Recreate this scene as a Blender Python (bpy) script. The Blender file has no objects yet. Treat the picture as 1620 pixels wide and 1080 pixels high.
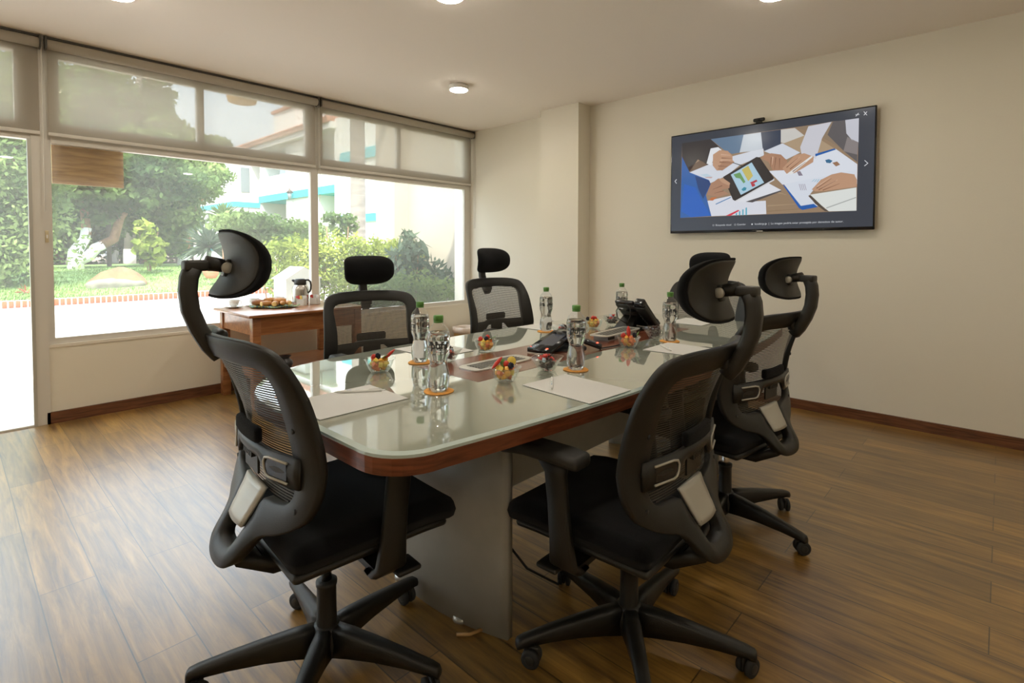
import bpy, bmesh, math, random
import numpy as np
from mathutils import Vector, Matrix
C = bpy.context.scene
COL = C.collection
PI = math.pi
random.seed(7); RNG = np.random.default_rng(7)

# ------------------------------------------------------------------ camera
CAM_Z = 1.187
YAW, PITCH, ROLL = 0.74888, -0.030729, 0.001542
F_PX, CX, CY = 835.3, 810.0, 419.3
fw = Vector((math.cos(YAW)*math.cos(PITCH), math.sin(YAW)*math.cos(PITCH), math.sin(PITCH)))
rt = Vector((math.sin(YAW), -math.cos(YAW), 0.0)); up = rt.cross(fw)
rt2 = rt*math.cos(ROLL)+up*math.sin(ROLL); up2 = up*math.cos(ROLL)-rt*math.sin(ROLL)
cd = bpy.data.cameras.new('camera'); cam = bpy.data.objects.new('camera', cd); COL.objects.link(cam)
m3 = Matrix((rt2, up2, -fw)).transposed(); cam.matrix_world = Matrix.Translation((0, 0, CAM_Z)) @ m3.to_4x4()
cd.sensor_width = 36; cd.lens = 36*F_PX/1620; cd.shift_y = (CY-540)/1620; cd.clip_start = 0.02; cd.clip_end = 400
C.camera = cam

# ------------------------------------------------------------------ world, sun, exposure
C.view_settings.view_transform = 'Standard'; C.view_settings.look = 'None'
C.view_settings.gamma = 1.0; C.view_settings.exposure = 1.03; C.view_settings.use_curve_mapping = False
SKY = 3.9; SUN = 5.2
w = bpy.data.worlds.new('world'); C.world = w; w.use_nodes = True
nt = w.node_tree; nt.nodes.clear()
o_ = nt.nodes.new('ShaderNodeOutputWorld'); b_ = nt.nodes.new('ShaderNodeBackground')
tc = nt.nodes.new('ShaderNodeTexCoord'); sx = nt.nodes.new('ShaderNodeSeparateXYZ'); cr = nt.nodes.new('ShaderNodeValToRGB')
nt.links.new(tc.outputs['Generated'], sx.inputs[0]); nt.links.new(sx.outputs['Z'], cr.inputs[0])
# a thinly overcast sky: dimmer towards the horizon, brightest overhead
cr.color_ramp.elements[0].position = 0.0; cr.color_ramp.elements[0].color = (.26, .29, .315, 1)
cr.color_ramp.elements[1].position = 0.65; cr.color_ramp.elements[1].color = (.80, .88, 1.0, 1)
q_ = cr.color_ramp.elements.new(.28); q_.color = (.34, .40, .47, 1)
nt.links.new(cr.outputs[0], b_.inputs[0]); b_.inputs[1].default_value = SKY; nt.links.new(b_.outputs[0], o_.inputs[0])
sd = bpy.data.lights.new('sun', 'SUN'); sd.energy = SUN; sd.angle = 0.03; sd.color = (1, .95, .86)
so = bpy.data.objects.new('sun', sd); COL.objects.link(so)
so.rotation_euler = Vector((-.38, -.46, .80)).to_track_quat('Z', 'Y').to_euler()

# ------------------------------------------------------------------ picture helpers: a pixel of the photograph to a place in the room
def ray(x, y): return rt2*((x-CX)/F_PX) - up2*((y-CY)/F_PX) + fw
def gp(x, y, z):
    r = ray(x, y); t = (z-CAM_Z)/r.z; return Vector((r.x*t, r.y*t, z))
def gy(x, y, Y):
    r = ray(x, y); t = Y/r.y; return Vector((r.x*t, Y, CAM_Z+r.z*t))
def gx(x, y, X):
    r = ray(x, y); t = X/r.x; return Vector((X, r.y*t, CAM_Z+r.z*t))

# ------------------------------------------------------------------ materials
def new_mat(name):
    m = bpy.data.materials.new(name); m.use_nodes = True; return m, m.node_tree, m.node_tree.nodes['Principled BSDF']
def mat(name, col, rough=.5, metal=0, spec=.5, var=0, scale=8, bump=0, bscale=60, coat=0, sheen=0, stretch=None):
    m, t, p = new_mat(name)
    p.inputs['Base Color'].default_value = (*col, 1); p.inputs['Roughness'].default_value = rough
    p.inputs['Metallic'].default_value = metal; p.inputs['Specular IOR Level'].default_value = spec
    p.inputs['Coat Weight'].default_value = coat; p.inputs['Coat Roughness'].default_value = .03
    if sheen: p.inputs['Sheen Weight'].default_value = sheen; p.inputs['Sheen Roughness'].default_value = .4
    if var or bump:
        co = t.nodes.new('ShaderNodeTexCoord'); mp = t.nodes.new('ShaderNodeMapping')
        t.links.new(co.outputs['Object'], mp.inputs[0])
        if stretch: mp.inputs['Scale'].default_value = stretch
    if var:
        n = t.nodes.new('ShaderNodeTexNoise'); n.inputs['Scale'].default_value = scale; n.inputs['Detail'].default_value = 6
        t.links.new(mp.outputs[0], n.inputs['Vector'])
        r = t.nodes.new('ShaderNodeValToRGB'); r.color_ramp.elements[0].position = .3; r.color_ramp.elements[1].position = .7
        r.color_ramp.elements[0].color = (*[max(0, c*(1-var)) for c in col], 1)
        r.color_ramp.elements[1].color = (*[min(1, c*(1+var)) for c in col], 1)
        t.links.new(n.outputs[0], r.inputs[0]); t.links.new(r.outputs[0], p.inputs['Base Color'])
    if bump:
        n2 = t.nodes.new('ShaderNodeTexNoise'); n2.inputs['Scale'].default_value = bscale; n2.inputs['Detail'].default_value = 4
        t.links.new(mp.outputs[0], n2.inputs['Vector'])
        bm_ = t.nodes.new('ShaderNodeBump'); bm_.inputs['Strength'].default_value = bump; bm_.inputs['Distance'].default_value = .01
        t.links.new(n2.outputs[0], bm_.inputs['Height']); t.links.new(bm_.outputs[0], p.inputs['Normal'])
    return m
def wood(name, c1, c2, stretch=(1, 12, 12), rough=.35, scale=5, coat=.2):
    m, t, p = new_mat(name)
    co = t.nodes.new('ShaderNodeTexCoord'); mp = t.nodes.new('ShaderNodeMapping'); mp.inputs['Scale'].default_value = stretch
    t.links.new(co.outputs['Object'], mp.inputs[0])
    n = t.nodes.new('ShaderNodeTexNoise'); n.inputs['Scale'].default_value = scale; n.inputs['Detail'].default_value = 8; n.inputs['Distortion'].default_value = .6
    t.links.new(mp.outputs[0], n.inputs['Vector'])
    r = t.nodes.new('ShaderNodeValToRGB'); r.color_ramp.elements[0].position = .35; r.color_ramp.elements[1].position = .66
    r.color_ramp.elements[0].color = (*c1, 1); r.color_ramp.elements[1].color = (*c2, 1)
    t.links.new(n.outputs[0], r.inputs[0]); t.links.new(r.outputs[0], p.inputs['Base Color'])
    p.inputs['Roughness'].default_value = rough; p.inputs['Coat Weight'].default_value = coat; p.inputs['Coat Roughness'].default_value = .15
    return m
def emis(name, col, s):
    m, t, p = new_mat(name); p.inputs['Base Color'].default_value = (.01, .01, .01, 1); p.inputs['Roughness'].default_value = .18; p.inputs['Specular IOR Level'].default_value = .3
    p.inputs['Emission Color'].default_value = (*col, 1); p.inputs['Emission Strength'].default_value = s; return m
def clear(name, tint=(1, 1, 1), ior=1.45, rough=0.0, haze=0.0, hazecol=(.9, .9, .9), gloss=1.0):
    """thin clear sheet: straight-through transparency, fresnel gloss, a little pale haze painted in"""
    m = bpy.data.materials.new(name); m.use_nodes = True; t = m.node_tree; t.nodes.clear()
    out = t.nodes.new('ShaderNodeOutputMaterial'); tr = t.nodes.new('ShaderNodeBsdfTransparent'); tr.inputs[0].default_value = (*tint, 1)
    gl = t.nodes.new('ShaderNodeBsdfGlossy'); gl.inputs['Roughness'].default_value = rough; gl.inputs[0].default_value = (gloss, gloss, gloss, 1)
    lw_ = t.nodes.new('ShaderNodeLayerWeight'); lw_.inputs[0].default_value = .5; pw = t.nodes.new('ShaderNodeMath'); pw.operation = 'POWER'; pw.inputs[1].default_value = 4.0
    t.links.new(lw_.outputs['Facing'], pw.inputs[0]); fr = t.nodes.new('ShaderNodeMath'); fr.operation = 'MULTIPLY_ADD'; fr.inputs[1].default_value = .75; fr.inputs[2].default_value = ((ior-1)/(ior+1))**2
    t.links.new(pw.outputs[0], fr.inputs[0]); mx = t.nodes.new('ShaderNodeMixShader')
    t.links.new(fr.outputs[0], mx.inputs[0]); t.links.new(tr.outputs[0], mx.inputs[1]); t.links.new(gl.outputs[0], mx.inputs[2])
    last = mx
    if haze:
        df = t.nodes.new('ShaderNodeBsdfDiffuse'); df.inputs[0].default_value = (*hazecol, 1)
        tl = t.nodes.new('ShaderNodeBsdfTranslucent'); tl.inputs[0].default_value = (*hazecol, 1)
        a = t.nodes.new('ShaderNodeMixShader'); a.inputs[0].default_value = .5
        t.links.new(df.outputs[0], a.inputs[1]); t.links.new(tl.outputs[0], a.inputs[2])
        m2 = t.nodes.new('ShaderNodeMixShader'); m2.inputs[0].default_value = haze
        t.links.new(mx.outputs[0], m2.inputs[1]); t.links.new(a.outputs[0], m2.inputs[2]); last = m2
    t.links.new(last.outputs[0], out.inputs[0]); return m
def leafmat(name, c1, c2, scale=.7):
    m = bpy.data.materials.new(name); m.use_nodes = True; t = m.node_tree; t.nodes.clear()
    out = t.nodes.new('ShaderNodeOutputMaterial'); co = t.nodes.new('ShaderNodeTexCoord')
    n = t.nodes.new('ShaderNodeTexNoise'); n.inputs['Scale'].default_value = scale; n.inputs['Detail'].default_value = 8
    t.links.new(co.outputs['Object'], n.inputs['Vector'])
    r = t.nodes.new('ShaderNodeValToRGB'); r.color_ramp.elements[0].position = .38; r.color_ramp.elements[1].position = .62
    r.color_ramp.elements[0].color = (*c1, 1); r.color_ramp.elements[1].color = (*c2, 1); t.links.new(n.outputs[0], r.inputs[0])
    d = t.nodes.new('ShaderNodeBsdfDiffuse'); tl = t.nodes.new('ShaderNodeBsdfTranslucent'); mx = t.nodes.new('ShaderNodeMixShader'); mx.inputs[0].default_value = .35
    t.links.new(r.outputs[0], d.inputs[0]); t.links.new(r.outputs[0], tl.inputs[0])
    t.links.new(d.outputs[0], mx.inputs[1]); t.links.new(tl.outputs[0], mx.inputs[2]); t.links.new(mx.outputs[0], out.inputs[0]); return m

M = {}
M['wall'] = mat('cream_wall_paint', (.80, .745, .625), .75, bump=.05, bscale=90, spec=.2)
M['ceiling'] = mat('ceiling_paint', (.95, .88, .80), .85, spec=.1)
M['frame'] = mat('painted_window_frame', (.68, .64, .57), .45)
M['ledge'] = mat('sill_plaster', (.80, .74, .63), .6)
M['base_wood'] = wood('baseboard_wood', (.085, .028, .010), (.20, .075, .03), (1, 1, 14), .4, 6)
M['desk_wood'] = wood('side_table_wood', (.24, .085, .028), (.42, .175, .062), (1, 10, 10), .3, 4, .3)
M['sign_wood'] = wood('sign_board_wood', (.30, .15, .045), (.52, .30, .11), (1, 1, 9), .6, 5, 0)
M['edge_wood'] = wood('mahogany_edge', (.10, .024, .008), (.22, .062, .024), (2, 2, 20), .3, 5, .3)
M['strip_wood'] = wood('mahogany_strip', (.15, .045, .022), (.25, .082, .042), (1, 14, 1), .22, 5, .4)
M['panel_grey'] = mat('grey_laminate', (.42, .41, .37), .42, var=.05, scale=14)
M['plastic'] = mat('black_plastic', (.012, .011, .009), .42, bump=.15, bscale=500)
M['plastic2'] = mat('dark_grey_plastic', (.026, .024, .020), .5, bump=.15, bscale=500)
M['gloss_black'] = mat('gloss_black', (.012, .012, .014), .2)
M['fabric'] = mat('black_fabric', (.008, .008, .009), .95, spec=.12, bump=.5, bscale=900, sheen=.08)
M['mesh'] = mat('black_mesh_weave', (.055, .049, .039), .42)
M['silver'] = mat('silver_plastic', (.50, .48, .42), .38, metal=.25)
M['chrome'] = mat('chrome', (.75, .74, .72), .16, metal=1)
M['steel'] = mat('brushed_steel', (.62, .60, .57), .24, metal=1)
M['alu'] = mat('satin_aluminium', (.60, .59, .54), .35, metal=.55)
M['rubber'] = mat('rubber', (.02, .02, .02), .7)
M['paper'] = mat('white_paper', (.68, .67, .64), .7, spec=.2)
M['white'] = mat('white_china', (.82, .82, .79), .22)
M['whiteplastic'] = mat('white_plastic', (.85, .84, .80), .4)
M['teal_ink'] = mat('teal_ink', (.02, .28, .30), .5)
M['blue_ink'] = mat('blue_ink', (.10, .25, .50), .5)
M['grey_ink'] = mat('grey_ink', (.03, .035, .035), .5)
M['green_cap'] = mat('green_cap', (.10, .26, .045), .45)
M['orange'] = mat('orange_coaster', (.80, .36, .07), .8, var=.15, scale=60)
M['terracotta'] = mat('terracotta', (.62, .20, .10), .8)
M['black_clay'] = mat('black_clay', (.02, .02, .022), .3)
M['wicker'] = mat('wicker', (.50, .30, .11), .7, var=.5, scale=60, stretch=(1, 1, 4))
M['bag'] = mat('plastic_bag', (.66, .55, .46), .35)
M['red_wrap'] = mat('red_wrapper', (.60, .05, .04), .35)
M['blue_wrap'] = mat('pale_blue_wrapper', (.42, .52, .60), .3)
M['choc'] = mat('brown_wrapper', (.055, .022, .014), .3)
M['yellow_p'] = mat('yellow_packet', (.75, .55, .12), .5)
M['mango'] = mat('mango', (.85, .42, .05), .35); M['yellow'] = mat('pineapple', (.85, .62, .10), .35)
M['papaya'] = mat('papaya', (.80, .20, .05), .35); M['straw'] = mat('strawberry', (.62, .04, .025), .35)
M['berry'] = mat('blackberry', (.015, .012, .03), .4); M['mint'] = mat('kiwi_green', (.10, .22, .03), .5)
M['bread'] = mat('bread_crust', (.52, .24, .07), .5, var=.35, scale=14); M['bread2'] = mat('dark_bread_crust', (.28, .11, .035), .5, var=.3, scale=12)
M['crumb'] = mat('bread_crumb', (.85, .60, .24), .7)
M['led'] = emis('red_led', (1, .06, .03), 4)
M['pane'] = clear('window_glass', (.97, .985, .97), 1.35, 0, .08, (.9, .9, .86))  # haze mixed into the pane so the garden behind looks paler
M['bowlglass'] = clear('bowl_glass', (.95, .97, .96), 1.5, 0, .03, (.9, .92, .9))
M['pet'] = clear('bottle_plastic', (.97, .98, .98), 1.55, .02, .02, (.9, .9, .9))
m, t, p = new_mat('bottle_water'); M['water'] = m
p.inputs['Transmission Weight'].default_value = 1; p.inputs['Roughness'].default_value = 0; p.inputs['IOR'].default_value = 1.33
# roller-blind screen cloth: an open weave, part see-through, part scattering
m = bpy.data.materials.new('blind_screen_cloth'); m.use_nodes = True; t = m.node_tree; t.nodes.clear()
out = t.nodes.new('ShaderNodeOutputMaterial'); tr = t.nodes.new('ShaderNodeBsdfTransparent'); tr.inputs[0].default_value = (1, .99, .97, 1)
df = t.nodes.new('ShaderNodeBsdfDiffuse'); df.inputs[0].default_value = (.66, .60, .51, 1)
tl = t.nodes.new('ShaderNodeBsdfTranslucent'); tl.inputs[0].default_value = (.42, .39, .34, 1)
a = t.nodes.new('ShaderNodeMixShader'); a.inputs[0].default_value = .45; b = t.nodes.new('ShaderNodeMixShader'); b.inputs[0].default_value = .55
t.links.new(df.outputs[0], a.inputs[1]); t.links.new(tl.outputs[0], a.inputs[2]); t.links.new(tr.outputs[0], b.inputs[1]); t.links.new(a.outputs[0], b.inputs[2]); t.links.new(b.outputs[0], out.inputs[0])
M['blind'] = m
M['blind_roll'] = mat('blind_roll_cloth', (.50, .455, .385), .8)
M['bracket'] = mat('blind_bracket', (.10, .09, .075), .5)
# back-painted glass: pale grey-green sheet with mirror-like surface
M['glass_top'] = mat('back_painted_glass', (.36, .385, .315), .02, spec=1.0, coat=1.0)
M['glass_rim'] = mat('glass_bevel_rim', (.50, .60, .56), .05, spec=.9, coat=.6)
# floor planks
m, t, p = new_mat('floor_planks'); M['floor'] = m
co = t.nodes.new('ShaderNodeTexCoord'); mp = t.nodes.new('ShaderNodeMapping'); mp.inputs['Rotation'].default_value = (0, 0, -PI/2); mp.inputs['Location'].default_value = (-.60, .04, 0)
t.links.new(co.outputs['Object'], mp.inputs[0])
br = t.nodes.new('ShaderNodeTexBrick'); br.offset = .5; br.inputs['Scale'].default_value = 1; br.inputs['Brick Width'].default_value = 1.19; br.inputs['Row Height'].default_value = .1555
br.inputs['Mortar Size'].default_value = .0018; br.inputs['Mortar Smooth'].default_value = .1; br.inputs['Bias'].default_value = 0
br.inputs['Color1'].default_value = (.42, .42, .42, 1); br.inputs['Color2'].default_value = (.66, .66, .66, 1); br.inputs['Mortar'].default_value = (.12, .12, .12, 1)
t.links.new(mp.outputs[0], br.inputs['Vector'])
mp2 = t.nodes.new('ShaderNodeMapping'); mp2.inputs['Scale'].default_value = (22, 1.6, 1); t.links.new(co.outputs['Object'], mp2.inputs[0])
n1 = t.nodes.new('ShaderNodeTexNoise'); n1.inputs['Scale'].default_value = 1.6; n1.inputs['Detail'].default_value = 9; n1.inputs['Roughness'].default_value = .65; n1.inputs['Distortion'].default_value = .5
t.links.new(mp2.outputs[0], n1.inputs['Vector'])
r = t.nodes.new('ShaderNodeValToRGB'); e = r.color_ramp.elements; e[0].position = .30; e[0].color = (.070, .032, .009, 1); e[1].position = .72; e[1].color = (.38, .215, .045, 1)
q = e.new(.5); q.color = (.22, .115, .021, 1)
t.links.new(n1.outputs[0], r.inputs[0])
mm = t.nodes.new('ShaderNodeMix'); mm.data_type = 'RGBA'; mm.blend_type = 'MULTIPLY'; mm.inputs[0].default_value = 1
sc = t.nodes.new('ShaderNodeMix'); sc.data_type = 'RGBA'; sc.blend_type = 'ADD'; sc.inputs[0].default_value = 1
t.links.new(br.outputs['Color'], sc.inputs[6]); t.links.new(br.outputs['Color'], sc.inputs[7])
t.links.new(r.outputs[0], mm.inputs[6]); t.links.new(sc.outputs[2], mm.inputs[7]); t.links.new(mm.outputs[2], p.inputs['Base Color'])
p.inputs['Roughness'].default_value = .36; p.inputs['Specular IOR Level'].default_value = .85; p.inputs['Coat Weight'].default_value = .8; p.inputs['Coat Roughness'].default_value = .28
bp = t.nodes.new('ShaderNodeBump'); bp.inputs['Strength'].default_value = .25; bp.inputs['Distance'].default_value = .004
t.links.new(n1.outputs[0], bp.inputs['Height']); t.links.new(bp.outputs[0], p.inputs['Normal'])
# outdoors
M['paving'] = mat('pale_paving', (.50, .45, .415), .8, var=.05, scale=3)
M['grass'] = mat('lawn', (.17, .28, .08), .95, var=.4, scale=9, bump=.6, bscale=30)
M['soil'] = mat('planting_soil', (.16, .11, .07), .95, var=.3, scale=4)
M['plaster'] = mat('white_plaster', (.80, .77, .72), .85)
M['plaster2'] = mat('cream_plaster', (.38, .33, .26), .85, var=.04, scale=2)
M['teal'] = mat('turquoise_band', (.05, .50, .56), .7)
M['rooftile'] = mat('roof_tile', (.50, .24, .16), .8, var=.3, scale=6)
M['window_dark'] = mat('far_window', (.22, .25, .26), .2)
M['brick'] = mat('red_brick', (.50, .085, .03), .85, var=.15, scale=5)
M['mortar'] = mat('white_mortar', (.62, .56, .52), .85)
M['rock'] = mat('tan_rock', (.21, .115, .05), .9, var=.25, scale=3, bump=.8, bscale=6)
M['rock2'] = mat('pale_rock', (.17, .155, .12), .9, var=.35, scale=4, bump=1, bscale=7)
M['bark'] = mat('brown_bark', (.26, .14, .08), .9, var=.3, scale=10); M['limewash'] = mat('limewashed_bark', (.80, .78, .75), .85)
M['palmbark'] = mat('palm_bark', (.20, .175, .145), .9, var=.25, scale=4, stretch=(1, 1, 5))
M['fence'] = mat('dark_fence', (.10, .075, .06), .7)
M['lf_dark'] = leafmat('dark_leaves', (.05, .09, .04), (.17, .25, .085), .9)
M['lf_mid'] = leafmat('mid_leaves', (.10, .16, .055), (.26, .34, .12), .8)
M['lf_lime'] = leafmat('lime_leaves', (.14, .20, .03), (.38, .44, .09), 2.5)
M['lf_blue'] = leafmat('glossy_grey_leaves', (.045, .08, .05), (.17, .22, .15), 3)
M['lf_red'] = leafmat('red_leaves', (.30, .06, .04), (.50, .18, .08), 2)

# ------------------------------------------------------------------ mesh builder
class MB:
    def __init__(s): s.v = []; s.f = []; s.m = []; s.mats = []; s.flat = []
    def mi(s, m):
        if m not in s.mats: s.mats.append(m)
        return s.mats.index(m)
    def add(s, vs, fs, m, flat=False):
        o = len(s.v); s.v += [tuple(v) for v in vs]; k = s.mi(m)
        for f in fs: s.f.append(tuple(i+o for i in f)); s.m.append(k); s.flat.append(flat)
        return s
    def box(s, a, b, m, rot=0, piv=None):
        (x0, y0, z0), (x1, y1, z1) = a, b
        x0, x1 = sorted((x0, x1)); y0, y1 = sorted((y0, y1)); z0, z1 = sorted((z0, z1))
        vs = [(x0, y0, z0), (x1, y0, z0), (x1, y1, z0), (x0, y1, z0), (x0, y0, z1), (x1, y0, z1), (x1, y1, z1), (x0, y1, z1)]
        if rot:
            px, py = piv or ((x0+x1)/2, (y0+y1)/2); c, q = math.cos(rot), math.sin(rot)
            vs = [(px+c*(x-px)-q*(y-py), py+q*(x-px)+c*(y-py), z) for x, y, z in vs]
        return s.add(vs, [(3, 2, 1, 0), (4, 5, 6, 7), (0, 1, 5, 4), (1, 2, 6, 5), (2, 3, 7, 6), (3, 0, 4, 7)], m, True)
    def rbox(s, c, h, r, m, fn=None, n=6, mtx=None):
        """rounded box (half sizes h) on a grid, deformable by fn"""
        ls = [-1+2*i/n for i in range(n+1)]
        r = min(r, *h)
        for ax in range(3):
            for sg in (-1, 1):
                vs = []
                for i in range(n+3):
                    for j in range(n+3):
                        def cc(k, hh):
                            if k == 0: return -hh
                            if k == n+2: return hh
                            return -(hh-r)+2*(hh-r)*(k-1)/n
                        u, v2 = (ax+1) % 3, (ax+2) % 3
                        pnt = [0, 0, 0]; pnt[ax] = sg*h[ax]; pnt[u] = cc(i, h[u]); pnt[v2] = cc(j, h[v2])
                        q = [max(-(h[k]-r), min(h[k]-r, pnt[k])) for k in range(3)]
                        d = Vector([pnt[k]-q[k] for k in range(3)])
                        # widen the rim: map outer ring to 45 degrees
                        if d.length > 0: d = d.normalized()*r
                        P_ = Vector(q)+d
                        if fn: P_ = Vector(fn(*P_))
                        P_ = P_+Vector(c)
                        if mtx: P_ = mtx @ P_
                        vs.append(P_)
                N = n+3; fs = []
                for i in range(N-1):
                    for j in range(N-1):
                        a = i*N+j; f = (a, a+N, a+N+1, a+1); fs.append(f if sg > 0 else f[::-1])
                s.add(vs, fs, m)
        return s
    def tube(s, pts, rad, m, n=12, cap=True, flatx=None):
        pts = [Vector(p) for p in pts]; rad = rad if isinstance(rad, (list, tuple)) else [rad]*len(pts)
        vs = []; prev = None
        for i, p in enumerate(pts):
            d = (pts[min(i+1, len(pts)-1)]-pts[max(i-1, 0)])
            if d.length < 1e-9: d = Vector((0, 0, 1))
            d.normalize()
            if prev is None: a = d.orthogonal().normalized()
            else:
                a = prev-d*prev.dot(d); a = a.normalized() if a.length > 1e-6 else d.orthogonal().normalized()
            prev = a; b = d.cross(a)
            for k in range(n):
                t_ = 2*PI*k/n; vs.append(p+(a*math.cos(t_)+b*math.sin(t_))*rad[i])
        fs = []
        for i in range(len(pts)-1):
            for k in range(n):
                a, b = i*n+k, i*n+(k+1) % n; fs.append((a, b, b+n, a+n))
        if cap: fs.append(tuple(range(n-1, -1, -1))); fs.append(tuple(range((len(pts)-1)*n, len(pts)*n)))
        return s.add(vs, fs, m)
    def cyl(s, a, b, r0, r1, m, n=24): return s.tube([a, b], [r0, r1], m, n)
    def lathe(s, prof, m, c=(0, 0, 0), n=32, mod=None, sq=0):
        vs = []; fs = []
        for i, (r, z) in enumerate(prof):
            for k in range(n):
                t_ = 2*PI*k/n; rr = r*(mod(t_, z) if mod else 1)
                if sq:
                    cc, ss = math.cos(t_), math.sin(t_); e_ = 2/sq
                    x, y = math.copysign(abs(cc)**e_, cc)*rr, math.copysign(abs(ss)**e_, ss)*rr
                else: x, y = rr*math.cos(t_), rr*math.sin(t_)
                vs.append((c[0]+x, c[1]+y, c[2]+z))
        for i in range(len(prof)-1):
            for k in range(n):
                a, b = i*n+k, i*n+(k+1) % n; fs.append((a, b, b+n, a+n))
        if prof[0][0] > 1e-5: fs.append(tuple(range(n-1, -1, -1)))
        if prof[-1][0] > 1e-5 and not getattr(s, 'open', False): fs.append(tuple(range((len(prof)-1)*n, len(prof)*n)))
        return s.add(vs, fs, m)
    def prism(s, pts, z0, z1, m, topm=None):
        n = len(pts)
        s.add([(x, y, z0) for x, y in pts]+[(x, y, z1) for x, y in pts], [tuple(range(n-1, -1, -1))]+[(i, (i+1) % n, n+(i+1) % n, n+i) for i in range(n)], m, True)
        return s.add([(x, y, z1) for x, y in pts], [tuple(range(n))], topm or m, True)
    def loft(s, secs, m, closed=False, cap=True):
        k = len(secs[0]); vs = [v for q in secs for v in q]; fs = []; n = len(secs)
        for i in range(n if closed else n-1):
            j = (i+1) % n
            for a in range(k): b = (a+1) % k; fs.append((i*k+a, i*k+b, j*k+b, j*k+a))
        if cap and not closed: fs.append(tuple(range(k-1, -1, -1))); fs.append(tuple(range((n-1)*k, n*k)))
        return s.add(vs, fs, m)
    def build(s, name, parent=None, loc=(0, 0, 0), rz=0, recalc=True, **props):
        me = bpy.data.meshes.new(name); me.from_pydata(s.v, [], s.f); me.update()
        for mm_ in s.mats: me.materials.append(mm_)
        me.polygons.foreach_set('material_index', s.m); me.polygons.foreach_set('use_smooth', [not f for f in s.flat])
        if recalc:
            bm = bmesh.new(); bm.from_mesh(me); bmesh.ops.remove_doubles(bm, verts=bm.verts, dist=1e-5); bmesh.ops.recalc_face_normals(bm, faces=bm.faces); bm.to_mesh(me); bm.free()
        o = bpy.data.objects.new(name, me); COL.objects.link(o); o.location = loc; o.rotation_euler = (0, 0, rz)
        if parent: o.parent = parent
        for k_, v_ in props.items(): o[k_] = v_
        return o
def empty(name, loc, rz=0, **props):
    o = bpy.data.objects.new(name, None); COL.objects.link(o); o.location = loc; o.rotation_euler = (0, 0, rz); o.empty_display_size = .1
    for k_, v_ in props.items(): o[k_] = v_
    return o
def copy_tree(o, parent=None):
    c = o.copy(); COL.objects.link(c); c.parent = parent
    for ch in o.children: copy_tree(ch, c)
    return c
def dup(o, loc, rz=None, label=None, group=None):
    c = copy_tree(o); c.location = loc
    if rz is not None: c.rotation_euler = (0, 0, rz)
    if label: c['label'] = label
    if group: c['group'] = group
    return c
def st(mb, name, parent=None, **k): return mb.build(name, parent, kind='structure', **k) if parent is None else mb.build(name, parent, **k)
def text_mesh(s, size, bold=0):
    cu = bpy.data.curves.new('t', 'FONT'); cu.body = s; cu.size = size; cu.resolution_u = 3; cu.offset = bold
    o = bpy.data.objects.new('t', cu); COL.objects.link(o)
    dg = bpy.context.evaluated_depsgraph_get(); me = bpy.data.meshes.new_from_object(o.evaluated_get(dg))
    vs = [tuple(v.co) for v in me.vertices]; fs = [tuple(p.vertices) for p in me.polygons]
    bpy.data.objects.remove(o); bpy.data.meshes.remove(me); bpy.data.curves.remove(cu)
    return vs, fs
#BODY1
# ================================================================== THE ROOM
XW, YW, H = 4.33, 4.70, 2.58          # screen wall, window wall, ceiling height
XB, YB = -3.4, -2.6                   # walls behind the camera
st(MB().box((XB-.15, YB-.15, -.12), (XW+.15, YW+.12, 0), M['floor']), 'floor')
st(MB().box((XB-.15, YB-.15, H), (XW+.3, YW+.14, H+.18), M['ceiling']), 'ceiling')
st(MB().box((XW, YB-.15, 0), (XW+.25, YW+.30, H), M['wall']), 'wall_right')
st(MB().box((XW-.192, 2.985, 0), (XW+.001, 3.455, H), M['wall']), 'trim_1')
st(MB().box((XB-.15, YB-.15, 0), (XW, YB, H), M['wall']), 'wall_back')
st(MB().box((XB-.15, YB, 0), (XB, YW+.12, H), M['wall']), 'wall_left')
# low wall under the windows, with rounded upper end and a plaster ledge
lw = MB()
for x0, x1 in ((.463, XW), (XB, -.62)):
    lw.box((x0, YW, 0), (x1, YW+.12, .527), M['wall'])
    lw.box((x0, YW-.006, .515), (x1, YW+.12, .535), M['ledge'])
st(lw, 'wall_window')
# baseboards
st(MB().box((XW-.016, YB, 0), (XW+.002, 2.985, .07), M['base_wood']), 'baseboard_right')
bb = MB().box((.452, YW-.016, 0), (XW, YW+.002, .078), M['base_wood']).box((.452, YW-.016, 0), (.468, YW+.06, .078), M['base_wood'])
st(bb, 'baseboard_window')
st(MB().box((XW-.016, 3.455, 0), (XW+.001, YW, .07), M['base_wood']).box((XW-.208, 2.969, 0), (XW-.192, 3.471, .07), M['base_wood']).box((XW-.192, 2.969, 0), (XW, 2.985, .07), M['base_wood']).box((XW-.192, 3.455, 0), (XW-.016, 3.471, .07), M['base_wood']), 'baseboard_far')
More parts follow.
